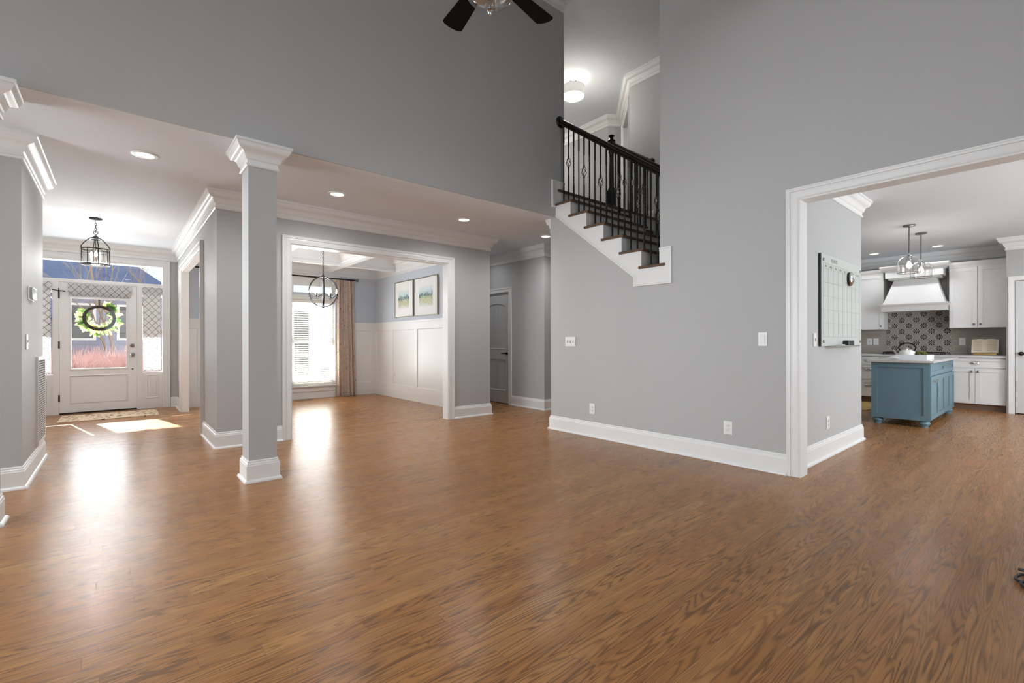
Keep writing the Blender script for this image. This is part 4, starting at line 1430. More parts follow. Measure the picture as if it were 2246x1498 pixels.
for x in (1.1, 2.30, 3.76):
    MB().box(x - .008, DY1 - .09, 2.392, x + .008, DY1, 2.408).build('bracket', M_DARK, rd)
fv = thing('floor_register', 'dark floor vent under the dining window', 'vent', (2.72, 9.42, 0))
MB().box(2.55, 9.36, 0, 2.88, 9.47, .004).build('grille', M_DARK, fv)

# pictures on the right dining wall
def picture(label, ya, yb, za, zb, art):
    t = thing('framed_picture', label, 'picture', (DX1, (ya + yb) / 2, za), 'framed landscapes on the dining wall')
    MB().sweep([(ya, za), (yb, za), (yb, zb), (ya, zb)], [(0, 0), (0, .024), (.012, .026), (.014, .020), (.014, 0)], XW(DX1), closed=True).build('frame', M_FRAME, t)
    MB().box(DX1 - .018, ya + .012, za + .012, DX1 - .010, yb - .012, zb - .012).build('mat_board', M_PAPER, t)
    py0, py1 = ya + (yb - ya) * .20, yb - (yb - ya) * .20
    pz0, pz1 = za + (zb - za) * .24, zb - (zb - za) * .24
    b = bmesh.new(); uvl_ = b.loops.layers.uv.new('UVMap')
    L_ = Vector(t.location)
    vs = [b.verts.new(Vector(p) - L_) for p in ((DX1 - .0195, py1, pz0), (DX1 - .0195, py0, pz0), (DX1 - .0195, py0, pz1), (DX1 - .0195, py1, pz1))]
    f = b.faces.new(vs)
    for lp, uv_ in zip(f.loops, ((0, 0), (1, 0), (1, 1), (0, 1))): lp[uvl_].uv = uv_
    me = bpy.data.meshes.new('print'); b.to_mesh(me); b.free(); me.materials.append(art)
    o = bpy.data.objects.new('print', me); COL.objects.link(o); o.parent = t
    return t
picture('framed watercolour landscape closer to the dining window corner', 7.92, 8.675, 1.605, 2.305, M_ART1)
picture('framed watercolour landscape closer to the dining opening', 7.035, 7.855, 1.60, 2.30, M_ART2)

# ------------------------------------------------------------------ back hall door
hd = thing('door_2', 'white two-panel arch-top door at the end of the back hall', 'door', (5.30, 6.735, 0), None, 'structure')
hx = 5.318
y0, y1 = 6.360, 7.110
m = MB()
st_ = .105
m.box(hx, y0, .012, hx + .035, y0 + st_, 2.0)
m.box(hx, y1 - st_, .012, hx + .035, y1, 2.0)
m.box(hx, y0 + st_, .012, hx + .035, y1 - st_, .235)
m.box(hx, y0 + st_, .80, hx + .035, y1 - st_, .985)
arc = [(y0 + st_, 2.0), (y0 + st_, 1.765)]
for i in range(13):
    t = i / 12
    arc.append((y0 + st_ + (y1 - y0 - 2 * st_) * t, 1.765 + .055 * math.sin(PI * t)))
arc += [(y1 - st_, 2.0)]
m.prism(arc, XW(hx, 1), 0, .035)
m.build('slab', M_DOORG, hd)
p = MB()
npl = 5
wpl = (y1 - y0 - 2 * st_) / npl
for i in range(npl):
    for z0, z1 in ((.235, .80), (.985, 1.82)):
        p.box(hx + .010, y0 + st_ + i * wpl + .002, z0, hx + .03, y0 + st_ + (i + 1) * wpl - .002, z1)
p.build('plank_panels', M_DOORG, hd)
q = MB()
for z0, z1 in ((.235, .80),):
    q.sweep([(y0 + st_, z0), (y1 - st_, z0), (y1 - st_, z1), (y0 + st_, z1)], [(0, -.002), (0.0, .004), (.012, -.004), (.018, -.010), (0, -.010)], XW(hx), closed=True)
q.sweep([(y0 + st_, .985), (y1 - st_, .985)] + [(a, b) for a, b in arc[2:-1][::-1]], [(0, -.002), (0.0, .004), (.012, -.004), (.018, -.010), (0, -.010)], XW(hx), closed=True)
q.build('panel_moulding', M_DOORG, hd)
l = MB()
l.lathe([(.027, 0), (.027, -.010), (.012, -.016), (.010, -.045)], (hx, y0 + .065, .905), 18, 'x')
l.tube([(hx - .045, y0 + .065, .905), (hx - .048, y0 + .10, .909), (hx - .046, y0 + .14, .902), (hx - .044, y0 + .185, .910)], [.010, .008, .007, .006], 8)
l.build('lever_handle', M_DARK, hd, True)
MB().box(hx - .012, y0 - .012, .87, hx + .02, y0 + .004, .935).build('strike_plate', M_DARK, hd)
MB().box(hx, y0, 0.0, hx + .035, y1, .012).build('floor_gap_seal', M_BLACK, hd)

# ------------------------------------------------------------------ upper hall drum light
ux_, uy_ = 5.785, 5.25
dl = thing('drum_light', 'white drum shade ceiling light in the upper stair hall', 'ceiling light', (ux_, uy_, ZT))
MB().lathe([(.06, 0), (.06, -.03), (.03, -.04), (.012, -.05), (.012, -.13)], (ux_, uy_, ZT), 24).build('canopy', M_NICKEL, dl, True)
MB().lathe([(.182, -.145), (.182, -.30)], (ux_, uy_, ZT), 40, caps=False).build('drum_shade', M_SHADE, dl, True)
MB().lathe([(.178, -.296), (.001, -.298)], (ux_, uy_, ZT), 40, caps=False).build('diffuser', M_DRUMB, dl, True)
m = MB()
for z in (-.145, -.30):
    m.tube([(ux_ + .183 * math.cos(2 * PI * j / 40), uy_ + .183 * math.sin(2 * PI * j / 40), ZT + z) for j in range(40)], .003, 5, closed=True)
m.build('rims', M_NICKEL, dl)
MB().lathe([(.028, -.298), (.024, -.308), (.010, -.312), (.008, -.322), (0, -.324)], (ux_, uy_, ZT), 18, caps=False).build('finial', M_NICKEL, dl, True)
d = bpy.data.lights.new('drum_glow_up', 'POINT'); d.energy = 4.5; d.color = (1, .95, .88); d.shadow_soft_size = .1
o = bpy.data.objects.new('drum_glow_up', d); COL.objects.link(o); o.parent = dl; o.location = (0, 0, -.15)
d = bpy.data.lights.new('drum_glow_down', 'POINT'); d.energy = 30; d.color = (1, .95, .88); d.shadow_soft_size = .15
o = bpy.data.objects.new('drum_glow_down', d); COL.objects.link(o); o.parent = dl; o.location = (0, 0, -.42)

dl2 = dup(dl, (6.35, 7.4, ZT), 'unseen drum ceiling light added farther down the upper hall as fill')  # added copy out of view, brightens the far upper hall wall



# ------------------------------------------------------------------ ceiling fan
fx, fy = 1.83, 2.38
bz = 3.50
fn_ = thing('ceiling_fan', 'dark ceiling fan with clear glass bowl light at the top picture edge', 'ceiling fan', (fx, fy, ZT))
MB().lathe([(.07, 0), (.07, -.03), (.03, -.07), (.014, -.08), (.014, bz + .16 - ZT)], (fx, fy, ZT), 24).build('downrod', M_NICKEL, fn_, True)
MB().lathe([(.02, .17), (.07, .15), (.115, .10), (.12, .03), (.10, -.02), (.055, -.04), (.05, -.075), (.075, -.09), (.16, -.10), (.165, -.108), (.02, -.108)], (fx, fy, bz), 32).build('motor', M_NICKEL, fn_, True)
bl = []
for i in range(13):
    t = i / 12
    bl.append((math.cos(PI * t - PI / 2), math.sin(PI * t - PI / 2)))
for q in range(5):
    a = math.radians(9 + 72 * q)
    ca, sa = math.cos(a), math.sin(a)
    r0_, r1_ = .17, .625
    outline = [(r0_, -.050), (r1_ - .04, -.076)] + [(r1_ - .04 + .030 * c, .076 * s) for c, s in bl[1:-1]] + [(r1_ - .04, .076), (r0_, .050)]
    tilt = .18
    m = MB().prism(outline, lambda u, v, t_: (fx + u * ca - v * sa, fy + u * sa + v * ca, bz - .01 + v * tilt + t_), 0, .007)
    m.build('blade', M_FANW, fn_)
    m = MB().prism([(.08, -.02), (.21, -.035), (.23, 0), (.21, .035), (.08, .02)], lambda u, v, t_: (fx + u * ca - v * sa, fy + u * sa + v * ca, bz - .018 + v * tilt + t_), 0, .006)
    m.build('blade_iron', M_NICKEL, fn_)
prof = []
for i in range(15):
    t = i / 14
    prof.append((.166 * math.cos(t * PI / 2 * .995), -.115 - .100 * math.sin(t * PI / 2)))
MB().lathe(prof, (fx, fy, bz), 40, caps=False).build('glass_bowl', M_GLOBE, fn_, True)
MB().lathe([(.004, -.10), (.004, -.245), (.016, -.248), (.018, -.256), (.010, -.262), (.013, -.272), (.006, -.284), (0, -.29)], (fx, fy, bz), 16, caps=False).build('finial', M_CHROME, fn_, True)
for q in range(2):
    a = .4 + q * PI
    px, py = fx + .06 * math.cos(a), fy + .06 * math.sin(a)
    MB().lathe([(.012, -.11), (.013, -.135), (.026, -.16), (.029, -.185), (.02, -.21), (0, -.218)], (px, py, bz), 16, caps=False).build('bulb', M_GLOBE, fn_, True)

# ------------------------------------------------------------------ kitchen shell
KX = 11.15
struct('wall_kitchen_left', MB().box(XA + .13, 1.475, 0, 6.45, 1.60, C), M_WALL)
struct('wall_kitchen_side', MB().box(6.33, 1.60, 0, 6.45, 4.15, C), M_WALL)
struct('wall_kitchen_back', MB().box(KX, -3.0, 0, KX + .12, 3.6, C), M_WALL)
struct('wall_kitchen_far', MB().box(6.33, 3.5, 0, KX, 3.62, C), M_WALL)
w = MB()
wall_with_holes(w, 'x', -3.0, -2.88, XA + .13, KX, 0, C, [(5.4, 8.2, .9, 2.2)])
struct('wall_kitchen_right', w, M_WALL)
f = MB().sweep([(5.4, .9), (8.2, .9), (8.2, 2.2), (5.4, 2.2)], [(0, -.10), (0.05, -.10), (0.05, -.04), (0, -.04)], YW(-2.88, 1), closed=True)
struct('window_%d' % k, f, M_TRIM); k += 1  # unseen window, added as the opening for the kitchen fill light
PXF = 10.45
w = MB()
w.box(PXF, .468, 0, PXF + .1, .556, C)
w.box(PXF, -.32, 2.035, PXF + .1, .468, C)
w.box(PXF, -2.88, 0, PXF + .1, -.32, C)
w.box(PXF + .1, .456, 0, KX, .556, C)
struct('wall_pantry', w, M_WALL)
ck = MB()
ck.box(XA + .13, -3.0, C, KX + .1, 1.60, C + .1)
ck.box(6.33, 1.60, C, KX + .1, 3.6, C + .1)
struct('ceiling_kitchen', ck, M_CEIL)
kp = crown_prof(C, .18, .09)
struct('trim_%d' % n_, MB().sweep([(XA + .13, 1.475), (6.45, 1.475), (6.45, 3.5)], [(-d, z) for d, z in kp], XY), M_TRIM, 'white crown over the calendar board wall'); n_ += 1
struct('trim_%d' % n_, MB().sweep([(KX, 3.5), (KX, .556), (PXF, .556), (PXF, -2.8)], [(-d, z) for d, z in crown_prof(C, .19, .10)], XY), M_TRIM, 'white crown over the kitchen cabinets and pantry'); n_ += 1
cased('trim_%d' % n_, XW(PXF), -.32, .468, 2.035, 'white casing around the pantry door', .065, .02); n_ += 1
pd = thing('door_4', 'white pantry door with dark knob at the right picture edge', 'door', (PXF, .07, 0), None, 'structure')
m = MB()
m.box(PXF + .012, -.315, .015, PXF + .047, .463, 2.03)
m.build('slab', M_DOORP, pd)
m = MB()
for z0, z1 in ((.28, .84), (1.02, 1.86)):
    m.sweep([(-.20, z0), (.345, z0), (.345, z1), (-.20, z1)], [(0, 0), (.0, .004), (.012, .009), (.024, .003), (.03, 0)], XW(PXF + .012), closed=True)
m.build('panel_moulding', M_DOORP, pd)
m = MB().lathe([(.030, 0), (.030, -.008), (.013, -.014), (.012, -.030), (.026, -.040), (.030, -.054), (.02, -.066), (0, -.07)], (PXF + .012, .400, .922), 18, 'x', caps=False)
m.build('knob', M_DARK, pd, True)

# wall finishes on the kitchen back wall
struct('trim_%d' % n_, MB().box(KX - .008, .556, .88, KX, 1.245, 1.36).box(KX - .008, 2.16, .88, KX, 3.5, 1.36), M_SPLASH, 'taupe strip tile backsplash'); n_ += 1
struct('trim_%d' % n_, MB().box(KX - .010, 1.245, .88, KX, 2.16, 1.70), M_TILE, 'patterned flower tile panel behind the cooktop'); n_ += 1

# cabinets -------------------------------------------------------
def shaker_x(mb, xf, y0, y1, z0, z1, fr=.06, th=.02, rec=.010):
    mb.box(xf, y0, z0, xf + th, y0 + fr, z1)
    mb.box(xf, y1 - fr, z0, xf + th, y1, z1)
    mb.box(xf, y0 + fr, z0, xf + th, y1 - fr, z0 + fr)
    mb.box(xf, y0 + fr, z1 - fr, xf + th, y1 - fr, z1)
    mb.box(xf + rec, y0 + fr, z0 + fr, xf + th, y1 - fr, z1 - fr)
    return mb
def shaker_y(mb, yf, x0, x1, z0, z1, fr=.06, th=.02, rec=.010):
    mb.box(x0, yf, z0, x0 + fr, yf + th, z1)
    mb.box(x1 - fr, yf, z0, x1, yf + th, z1)
    mb.box(x0 + fr, yf, z0, x1 - fr, yf + th, z0 + fr)
    mb.box(x0 + fr, yf, z1 - fr, x1 - fr, yf + th, z1)
    mb.box(x0 + fr, yf + rec, z0 + fr, x1 - fr, yf + th, z1 - fr)
    return mb
def knob_x(parent, x, y, z):
    MB().lathe([(.007, 0), (.007, -.012), (.015, -.018), (.017, -.026), (.010, -.032), (0, -.033)], (x, y, z), 14, 'x', caps=False).build('knob', M_PEWTER, parent, True)
def cup_pull(parent, x, y, z, w_=.05):
    m = MB()
    n = 10
    rings = []
    for i in range(n + 1):
        t = i / n
        a = PI * t
        yy = y - w_ * math.cos(a)
        s = math.sin(a) ** .5 if 0 < t < 1 else 0
        rings.append([m.bm.verts.new(p) for p in ((x, yy, z + .018 * s + .002), (x - .016 * s - .001, yy, z + .014 * s), (x - .024 * s - .001, yy, z - .004), (x - .022 * s - .001, yy, z - .016 * s - .002))])
    for p, q in zip(rings, rings[1:]):
        for j in range(3):
            m.bm.faces.new((p[j], p[j + 1], q[j + 1], q[j]))
    m.build('cup_pull', M_CHROME, parent, True)
LXF = 10.52
def base_cab(label, y0, y1, mode):
    t = thing('base_cabinet', label, 'cabinet', (LXF + .3, (y0 + y1) / 2, 0), 'white base cabinets')
    MB().box(LXF + .02, y0, .10, KX - .012, y1, .845).build('body', M_CAB, t)
    MB().box(LXF + .09, y0, 0, KX - .012, y1, .10).build('toe_kick', M_TOE, t)
    if mode == 'door':
        ym = (y0 + y1) / 2 + .0
        d_ = shaker_x(MB(), LXF, y0 + .006, y1 - .006, .685, .835, .045).build('drawer', M_CAB, t)
        cup_pull(d_, LXF, ym, .765)
        for a, b, ky in ((y0 + .006, ym - .002, ym - .035), (ym + .002, y1 - .006, ym + .035)):
            q_ = shaker_x(MB(), LXF, a, b, .108, .675).build('door', M_CAB, t)
            knob_x(q_, LXF, ky, .625)
    else:
        for z0, z1 in ((.685, .835), (.42, .675), (.108, .408)):
            d_ = shaker_x(MB(), LXF, y0 + .006, y1 - .006, z0, z1, .045).build('drawer', M_CAB, t)
            for ky in (y0 + .16, ) if mode == 'drawer' else ():
                cup_pull(d_, LXF, ky, (z0 + z1) / 2 + (.01 if z1 > .8 else .06))
    return t
base_cab('white base cabinet with drawer and two doors beside the pantry', .558, 1.255, 'door')
base_cab('white three-drawer base cabinet left of the blue island', 2.14, 2.95, 'drawer')
base_cab('white base cabinet under the cooktop behind the blue island', 1.255, 2.14, 'plain')
ct = MB()
ct.box(LXF - .03, .558, .845, KX - .010, 2.96, .880, .006)
tag(ct.build('countertop', M_GRANITE), 'grey stone countertop along the kitchen back wall', 'countertop')
UXF = 10.82
def upper_cab(label, y0, y1, doors, knobs):
    t = thing('wall_cabinet', label, 'cabinet', (UXF + .16, (y0 + y1) / 2, 1.335), 'white wall cabinets')
    MB().box(UXF + .02, y0, 1.335, KX - .012, y1, 2.38).build('body', M_CAB, t)
    n = doors
    for i in range(n):
        a = y0 + (y1 - y0) * i / n + .003
        b = y0 + (y1 - y0) * (i + 1) / n - .003
        d_ = shaker_x(MB(), UXF, a, b, 1.338, 2.345).build('door', M_CAB, t)
        knob_x(d_, UXF, (a + .035) if knobs[i] == 'lo' else (b - .035), 1.395)
    MB().sweep([(UXF + .02, y1), (UXF + .02, y0)], [(.0, 2.348), (-.012, 2.348), (-.016, 2.37), (-.035, 2.40), (-.045, 2.425), (-.05, 2.44), (0, 2.44)], XY).build('cornice', M_CAB, t)
    return t
o = upper_cab('white two-door wall cabinet right of the range hood', .558, 1.245, 2, ['hi', 'lo'])
o = upper_cab('white wall cabinet left of the range hood, partly behind the board wall', 2.135, 2.95, 2, ['lo', 'lo'])
# range hood
hdz = thing('range_hood', 'white wood range hood with flared skirt above the flower tiles', 'range hood', (10.85, 1.69, 1.64))
hy0, hy1 = 1.25, 2.13
MB().box(10.60, hy0, 1.645, KX, hy1, 1.735).build('skirt_band', M_CAB, hdz)
MB().sweep([(KX, hy1), (10.60, hy1), (10.60, hy0), (KX, hy0)], [(0, 1.733), (-.010, 1.733), (-.022, 1.75), (-.03, 1.765), (-.03, 1.778), (0, 1.778)], XY).build('skirt_moulding', M_CAB, hdz)
m = MB()
b0 = [(10.61, hy0 + .02), (10.61, hy1 - .02), (KX, hy1 - .02), (KX, hy0 + .02)]
t0 = [(10.80, hy0 + .16), (10.80, hy1 - .16), (KX, hy1 - .16), (KX, hy0 + .16)]
va = [m.bm.verts.new((x, y, 1.775)) for x, y in b0]; vb = [m.bm.verts.new((x, y, 2.24)) for x, y in t0]
for i in range(4):
    m.bm.faces.new((va[i], va[(i + 1) % 4], vb[(i + 1) % 4], vb[i]))
m.bm.faces.new(va[::-1]); m.bm.faces.new(vb)
m.build('canopy', M_CAB, hdz)
m = MB()
m.box(10.66, hy0 + .05, 2.25, KX, hy1 - .05, 2.37)
m.box(10.70, hy0 + .09, 2.22, KX, hy1 - .09, 2.25)
m.build('mantel', M_CAB, hdz)
MB().sweep([(KX, hy1 + .0), (10.62, hy1 + .0), (10.62, hy0), (KX, hy0)], [(.045, 2.36), (0, 2.40), (-.02, 2.43), (-.03, 2.45), (-.03, 2.46), (.045, 2.46)], XY).build('cornice', M_CAB, hdz)
# cooktop
cg = thing('cooktop', 'dark gas cooktop grates on the counter under the hood', 'cooktop', (10.82, 1.72, .88))
MB().box(10.60, 1.30, .88, 11.05, 2.12, .888, .003).build('tray', M_STEEL, cg)
for q in range(3):
    ya = 1.32 + q * .265
    m = MB()
    for yy in (ya, ya + .12, ya + .245):
        m.box(10.62, yy, .905, 11.03, yy + .012, .925)
    for xx in (10.62, 10.82, 11.018):
        m.box(xx, ya, .905, xx + .012, ya + .257, .925)
        m.box(xx, ya, .888, xx + .012, ya + .012, .905); m.box(xx, ya + .245, .888, xx + .012, ya + .257, .905)
    m.build('grate', M_GRATE, cg)
# backsplash plates
plate_x('light_switch', 'pale switch plate on the taupe tile, left one of the pair', 'light switch', 2.375, 2.455, 1.05, 1.17, 'toggle', 1, KX - .008)
plate_x('power_outlet', 'pale outlet plate on the taupe tile, right one of the pair', 'outlet', 2.275, 2.355, 1.05, 1.17, 'outlet', 1, KX - .008)
plate_x('power_outlet', 'pale outlet plate on the taupe tile left of the open cookbook', 'outlet', 1.075, 1.155, 1.05, 1.17, 'outlet', 1, KX - .008)
# cookbook on a stand
bkx, bky = 10.86, .82
bs = thing('book_stand', 'small brass cookbook stand on the counter by the pantry', 'stand', (bkx, bky, .88))
MB().box(bkx - .03, bky - .13, .88, bkx + .06, bky + .13, .892, .003).build('base', M_GOLD, bs)
MB().box(bkx - .035, bky - .14, .892, bkx - .02, bky + .14, .915, .003).build('ledge', M_GOLD, bs)
MB().prism([(bkx - .015, .895), (bkx - .005, .895), (bkx + .085, 1.10), (bkx + .075, 1.10)], lambda u, v, t_: (u, t_, v), bky - .08, bky + .08).build('back_rest', M_GOLD, bs)
bk = thing('open_cookbook', 'open old cookbook with yellowed pages propped on a brass stand', 'book', (bkx, bky, .915))
def pages(sg):
    m = MB()
    poly_ = []
    n = 8
    for i in range(n + 1):
        t = i / n
        poly_.append((bky + sg * .155 * t, .014 + .020 * math.sin(PI * min(1, t * 1.15)) * (1 - t * .4)))
    poly_ += [(bky + sg * .155, 0), (bky, 0)]
    ct_, st_2 = math.cos(.40), math.sin(.40)
    fnp = lambda u, v, t_: (bkx - .02 + t_ * st_2 - v * ct_, u, .917 + t_ * ct_ + v * st_2)
    m.prism(poly_, fnp, 0, .24)
    return m, fnp
for sg in (-1, 1):
    m, fnp = pages(sg)
    pg = m.build('page_block', M_PAGE, bk)
    q = MB()
    for i in range(9):
        a, b = bky + sg * .03, bky + sg * .135
        zz = .03 + i * .021
        q.quad([fnp(a, .0365, zz), fnp(b, .030, zz), fnp(b, .030, zz + .006), fnp(a, .0365, zz + .006)])
    q.build('printed_lines', M_TEXT, pg)

# island ---------------------------------------------------------
IX0, IX1, IY0, IY1 = 7.87, 9.88, 1.085, 1.69
isl = thing('kitchen_island', 'blue painted kitchen island with stone top and bun feet', 'kitchen island', ((IX0 + IX1) / 2, (IY0 + IY1) / 2, 0))
MB().box(IX0 + .015, IY0 + .015, .088, IX1, IY1, .832).build('body', M_ISLAND, isl)
shaker_x(MB(), IX0, IY0, IY1, .088, .832, .065, .016, .012).build('end_panel', M_ISLAND, isl)
xm = 8.98
for a, b in ((IX0 + .05, xm - .004), (xm + .004, IX1 - .03)):
    d_ = shaker_y(MB(), IY0, a, b, .672, .818, .05, .016).build('drawer', M_ISLAND, isl)
bars = MB()
for a, b in ((IX0 + .03, xm - .004), (xm + .004, IX1 - .02)):
    mid = (a + b) / 2
    m = shaker_y(MB(), IY0 - .006, a, b, .10, .655, .06, .02)
    m.box(mid - .03, IY0 - .006, .16, mid + .03, IY0 + .014, .60)
    dd_ = m.build('door', M_ISLAND, isl)
    if a < 8:
        h_ = MB()
        hx0, hx1 = a + .12, a + .42
        h_.tube([(hx0, IY0 - .006, .595), (hx0, IY0 - .035, .595), (hx1, IY0 - .035, .595), (hx1, IY0 - .006, .595)], .006, 8)
        h_.build('towel_bar', M_CHROME, dd_)
tp_ = MB().box(IX0 - .045, IY0 - .045, .832, IX1 + .06, IY1 + .045, .866, .006)
tp_.build('top', M_GRANITE, isl)
for x in (IX0 + .065, IX1 - .07):
    for y in (IY0 + .065, IY1 - .06):
        MB().lathe([(.046, .088), (.046, .078), (.058, .066), (.062, .050), (.050, .034), (.042, .020), (.040, 0)], (x, y, 0), 22).build('foot', M_ISLAND, isl, True)
ap = MB()
ap.box(IX0 + .10, IY1, .10, IX0 + .75, IY1 + .022, .56)
ap.box(IX0 + .10, IY1, .58, IX0 + .75, IY1 + .022, .80)
ap.build('built_in_appliance', M_STEEL, isl)

# things on the island
ty0 = thing('serving_tray', 'white rectangular tray on the blue island top', 'tray', (8.45, 1.33, .866))
MB().box(8.201, 1.161, .8665, 8.719, 1.499, .876).build('tray_bottom', M_LINEN, ty0)
m = MB()
m.box(8.20, 1.16, .866, 8.215, 1.50, .926); m.box(8.705, 1.16, .866, 8.72, 1.50, .926)
m.box(8.215, 1.16, .866, 8.705, 1.175, .926); m.box(8.215, 1.485, .866, 8.705, 1.50, .926)
m.build('rim', M_LINEN, ty0)
kt = thing('teapot', 'shiny white teapot with dark bail handle on the island tray', 'teapot', (8.42, 1.40, .876))
MB().lathe([(.05, 0), (.085, .012), (.10, .05), (.088, .09), (.05, .115), (.045, .12)], (8.42, 1.40, .876), 28).build('body', M_CERAMIC, kt, True)
MB().lathe([(.05, .118), (.04, .13), (.012, .14), (.014, .15), (.0, .158)], (8.42, 1.40, .876), 22, caps=False).build('lid', M_CHROME, kt, True)
MB().tube([(8.42, 1.49, .925), (8.42, 1.525, .95), (8.42, 1.55, .99)], [.018, .012, .009], 10).build('spout', M_CHROME, kt, True)
MB().tube([(8.42, 1.32, .985), (8.42, 1.305, 1.03), (8.42, 1.34, 1.075), (8.42, 1.40, 1.09), (8.42, 1.46, 1.075), (8.42, 1.495, 1.03), (8.42, 1.48, .985)], .0085, 8).build('bail_handle', M_TWIG, kt, True)
ms = thing('moss_bowl', 'small brass dish of green moss beside the teapot', 'plant', (8.42, 1.235, .876))
MB().lathe([(.03, 0), (.05, .02), (.075, .045), (.07, .045)], (8.42, 1.25, .876), 22).build('dish', M_GOLD, ms, True)
m = MB()
for i in range(60):
    a, rr = R.uniform(0, 2 * PI), .06 * math.sqrt(R.random())
    bmesh.ops.create_icosphere(m.bm, subdivisions=1, radius=R.uniform(.010, .018), matrix=Matrix.Translation((8.42 + rr * math.cos(a), 1.25 + rr * math.sin(a), .93 + .025 * (1 - (rr / .06) ** 2) + R.uniform(0, .012))))
m.build('moss', M_MOSS, ms)
nk = bmesh.new()
rows = []
for i in range(13):
    row = []
    for j in range(9):
        u, v = i / 12, j / 8
        x = 8.05 + .14 * u
        y = 1.42 + .20 * v
        z = .869 + .05 * math.sin(PI * u) * math.sin(PI * min(1, v * 1.2)) * (1 - .6 * v) + .006 * math.sin(9 * u + 7 * v)
        row.append(nk.verts.new((x, y, max(.868, z))))
    rows.append(row)
for i in range(12):
    for j in range(8):
        nk.faces.new((rows[i][j], rows[i + 1][j], rows[i + 1][j + 1], rows[i][j + 1]))
bmesh.ops.solidify(nk, geom=nk.faces[:], thickness=-.003)
me = bpy.data.meshes.new('napkin'); nk.to_mesh(me); nk.free(); me.materials.append(M_LINEN)
for p in me.polygons: p.use_smooth = True
o = bpy.data.objects.new('napkin', me); COL.objects.link(o); tag(o, 'rumpled white napkin on the island top beside the tray', 'napkin')

# kitchen rug
tag(MB().box(9.15, 2.02, 0, 10.40, 2.80, .010, .003).build('kitchen_rug', M_KRUG), 'yellow patterned rug on the floor behind the blue island', 'rug')

# pendants
def pendant(label, x, y, first):
    zb, zt = 2.05, 2.24
    t = thing('pendant_light', label, 'pendant light', (x, y, C), 'glass pendants over the island')
    MB().lathe([(.068, 0), (.068, -.016), (.058, -.02), (.01, -.022)], (x, y, C), 24).build('canopy', M_PEWTER, t, True)
    MB().tube([(x, y, C - .02), (x, y, zt + .07)], .0075, 10).build('rod', M_PEWTER, t, True)
    m = MB()
    m.lathe([(.012, .075), (.02, .06), (.02, .045), (.012, .04), (.016, .0), (.034, -.01), (.034, -.02)], (x, y, zt), 18)
    for q in range(4):
        a = q * PI / 2 + .5
        pts = []
        for i in range(9):
            s = i / 8
            ang = s * PI / 2
            rr = .016 + .112 * math.sin(ang)
            zz = zt + .035 - .105 * (1 - math.cos(ang))
            pts.append((x + rr * math.cos(a), y + rr * math.sin(a), zz))
        pts.append((x + .128 * math.cos(a), y + .128 * math.sin(a), zb))
        m.tube(pts, .0045, 6)
    m.tube([(x + .128 * math.cos(2 * PI * j / 32), y + .128 * math.sin(2 * PI * j / 32), zb) for j in range(32)], .0065, 6, closed=True)
    m.build('frame', M_CHROME, t, True)
    MB().lathe([(.034, zt - .015), (.07, zt - .04), (.108, zt - .052), (.118, zt - .065), (.120, zb - .0)], (x, y, 0), 32, caps=False).build('glass_shade', M_GLASS, t, True)
    MB().lathe([(.010, .06), (.018, .04), (.028, .018), (.030, 0), (.022, -.022), (0, -.03)], (x, y, zt - .095), 18, caps=False).build('bulb', M_BULBW, t, True)
    d = bpy.data.lights.new('pendant_glow', 'POINT'); d.energy = 11; d.color = (1, .96, .91); d.shadow_soft_size = .04
    o = bpy.data.objects.new('pendant_glow', d); COL.objects.link(o); o.parent = t; o.location = (0, 0, zt - .095 - C)
    return t
pendant('glass bell pendant over the island, nearer one with the longer rod in view', 8.26, 1.35, True)
pendant('glass bell pendant over the island, the one behind and to the right', 8.99, 1.335, False)

# ------------------------------------------------------------------ calendar board
bY = 1.475
gb = thing('glass_calendar_board', 'pale green glass calendar board on the kitchen passage wall', 'whiteboard', (5.66, bY, 1.06))
BX0, BX1, BZ0, BZ1 = 5.01, 6.31, 1.066, 1.94
MB().box(BX0, bY - .020, BZ0, BX1, bY - .001, BZ1).build('backing', M_BACKG, gb)
MB().box(BX0, bY - .026, BZ0, BX1, bY - .020, BZ1).build('glass_panel', M_BOARD, gb)
yl0, yl1 = bY - .0268, bY - .026
GL, GR_, GB_, GT = BX0 + .045, BX1 - .05, BZ0 + .09, BZ1 - .135
m = MB()
nc, nr = 8, 5
for i in range(nc + 1):
    x = GL + (GR_ - GL) * i / nc
    m.box(x - .0016, yl0, GB_, x + .0016, yl1, GT + .05)
hh = (GT - GB_) / nr
for j in range(nr + 1):
    z = GB_ + hh * j
    m.box(GL, yl0, z - .0014, GR_, yl1, z + .0014)
m.box(GL, yl0, GT + .05 - .0014, GR_, yl1, GT + .05 + .0014)
for i in range(nc - 1):
    for j in range(nr):
        x = GL + (GR_ - GL) * i / nc + .02
        m.box(x, yl0, GB_ + hh * (j + 1) - .034, x + .022, yl1, GB_ + hh * (j + 1) - .032)
m.build('grid_lines', M_LINE, gb)
def text_mesh(parent, name, s, size, x, z, y):
    cv = bpy.data.curves.new(name, 'FONT'); cv.body = s; cv.size = size; cv.align_x = 'CENTER'; cv.extrude = .0004
    tmp = bpy.data.objects.new(name + '_tmp', cv); COL.objects.link(tmp)
    dg = bpy.context.evaluated_depsgraph_get()
    me = bpy.data.meshes.new_from_object(tmp.evaluated_get(dg))
    bpy.data.objects.remove(tmp, do_unlink=True)
    me.transform(Matrix.Rotation(PI / 2, 4, 'X'))
    me.materials.clear(); me.materials.append(M_LINE)
    o = bpy.data.objects.new(name, me); COL.objects.link(o); o.parent = parent
    o.location = Vector((x, y, z)) - world_loc(parent)
    return o
text_mesh(gb, 'title_lettering', 'MONTH', .056, GL + .33, GT + .072, yl0)
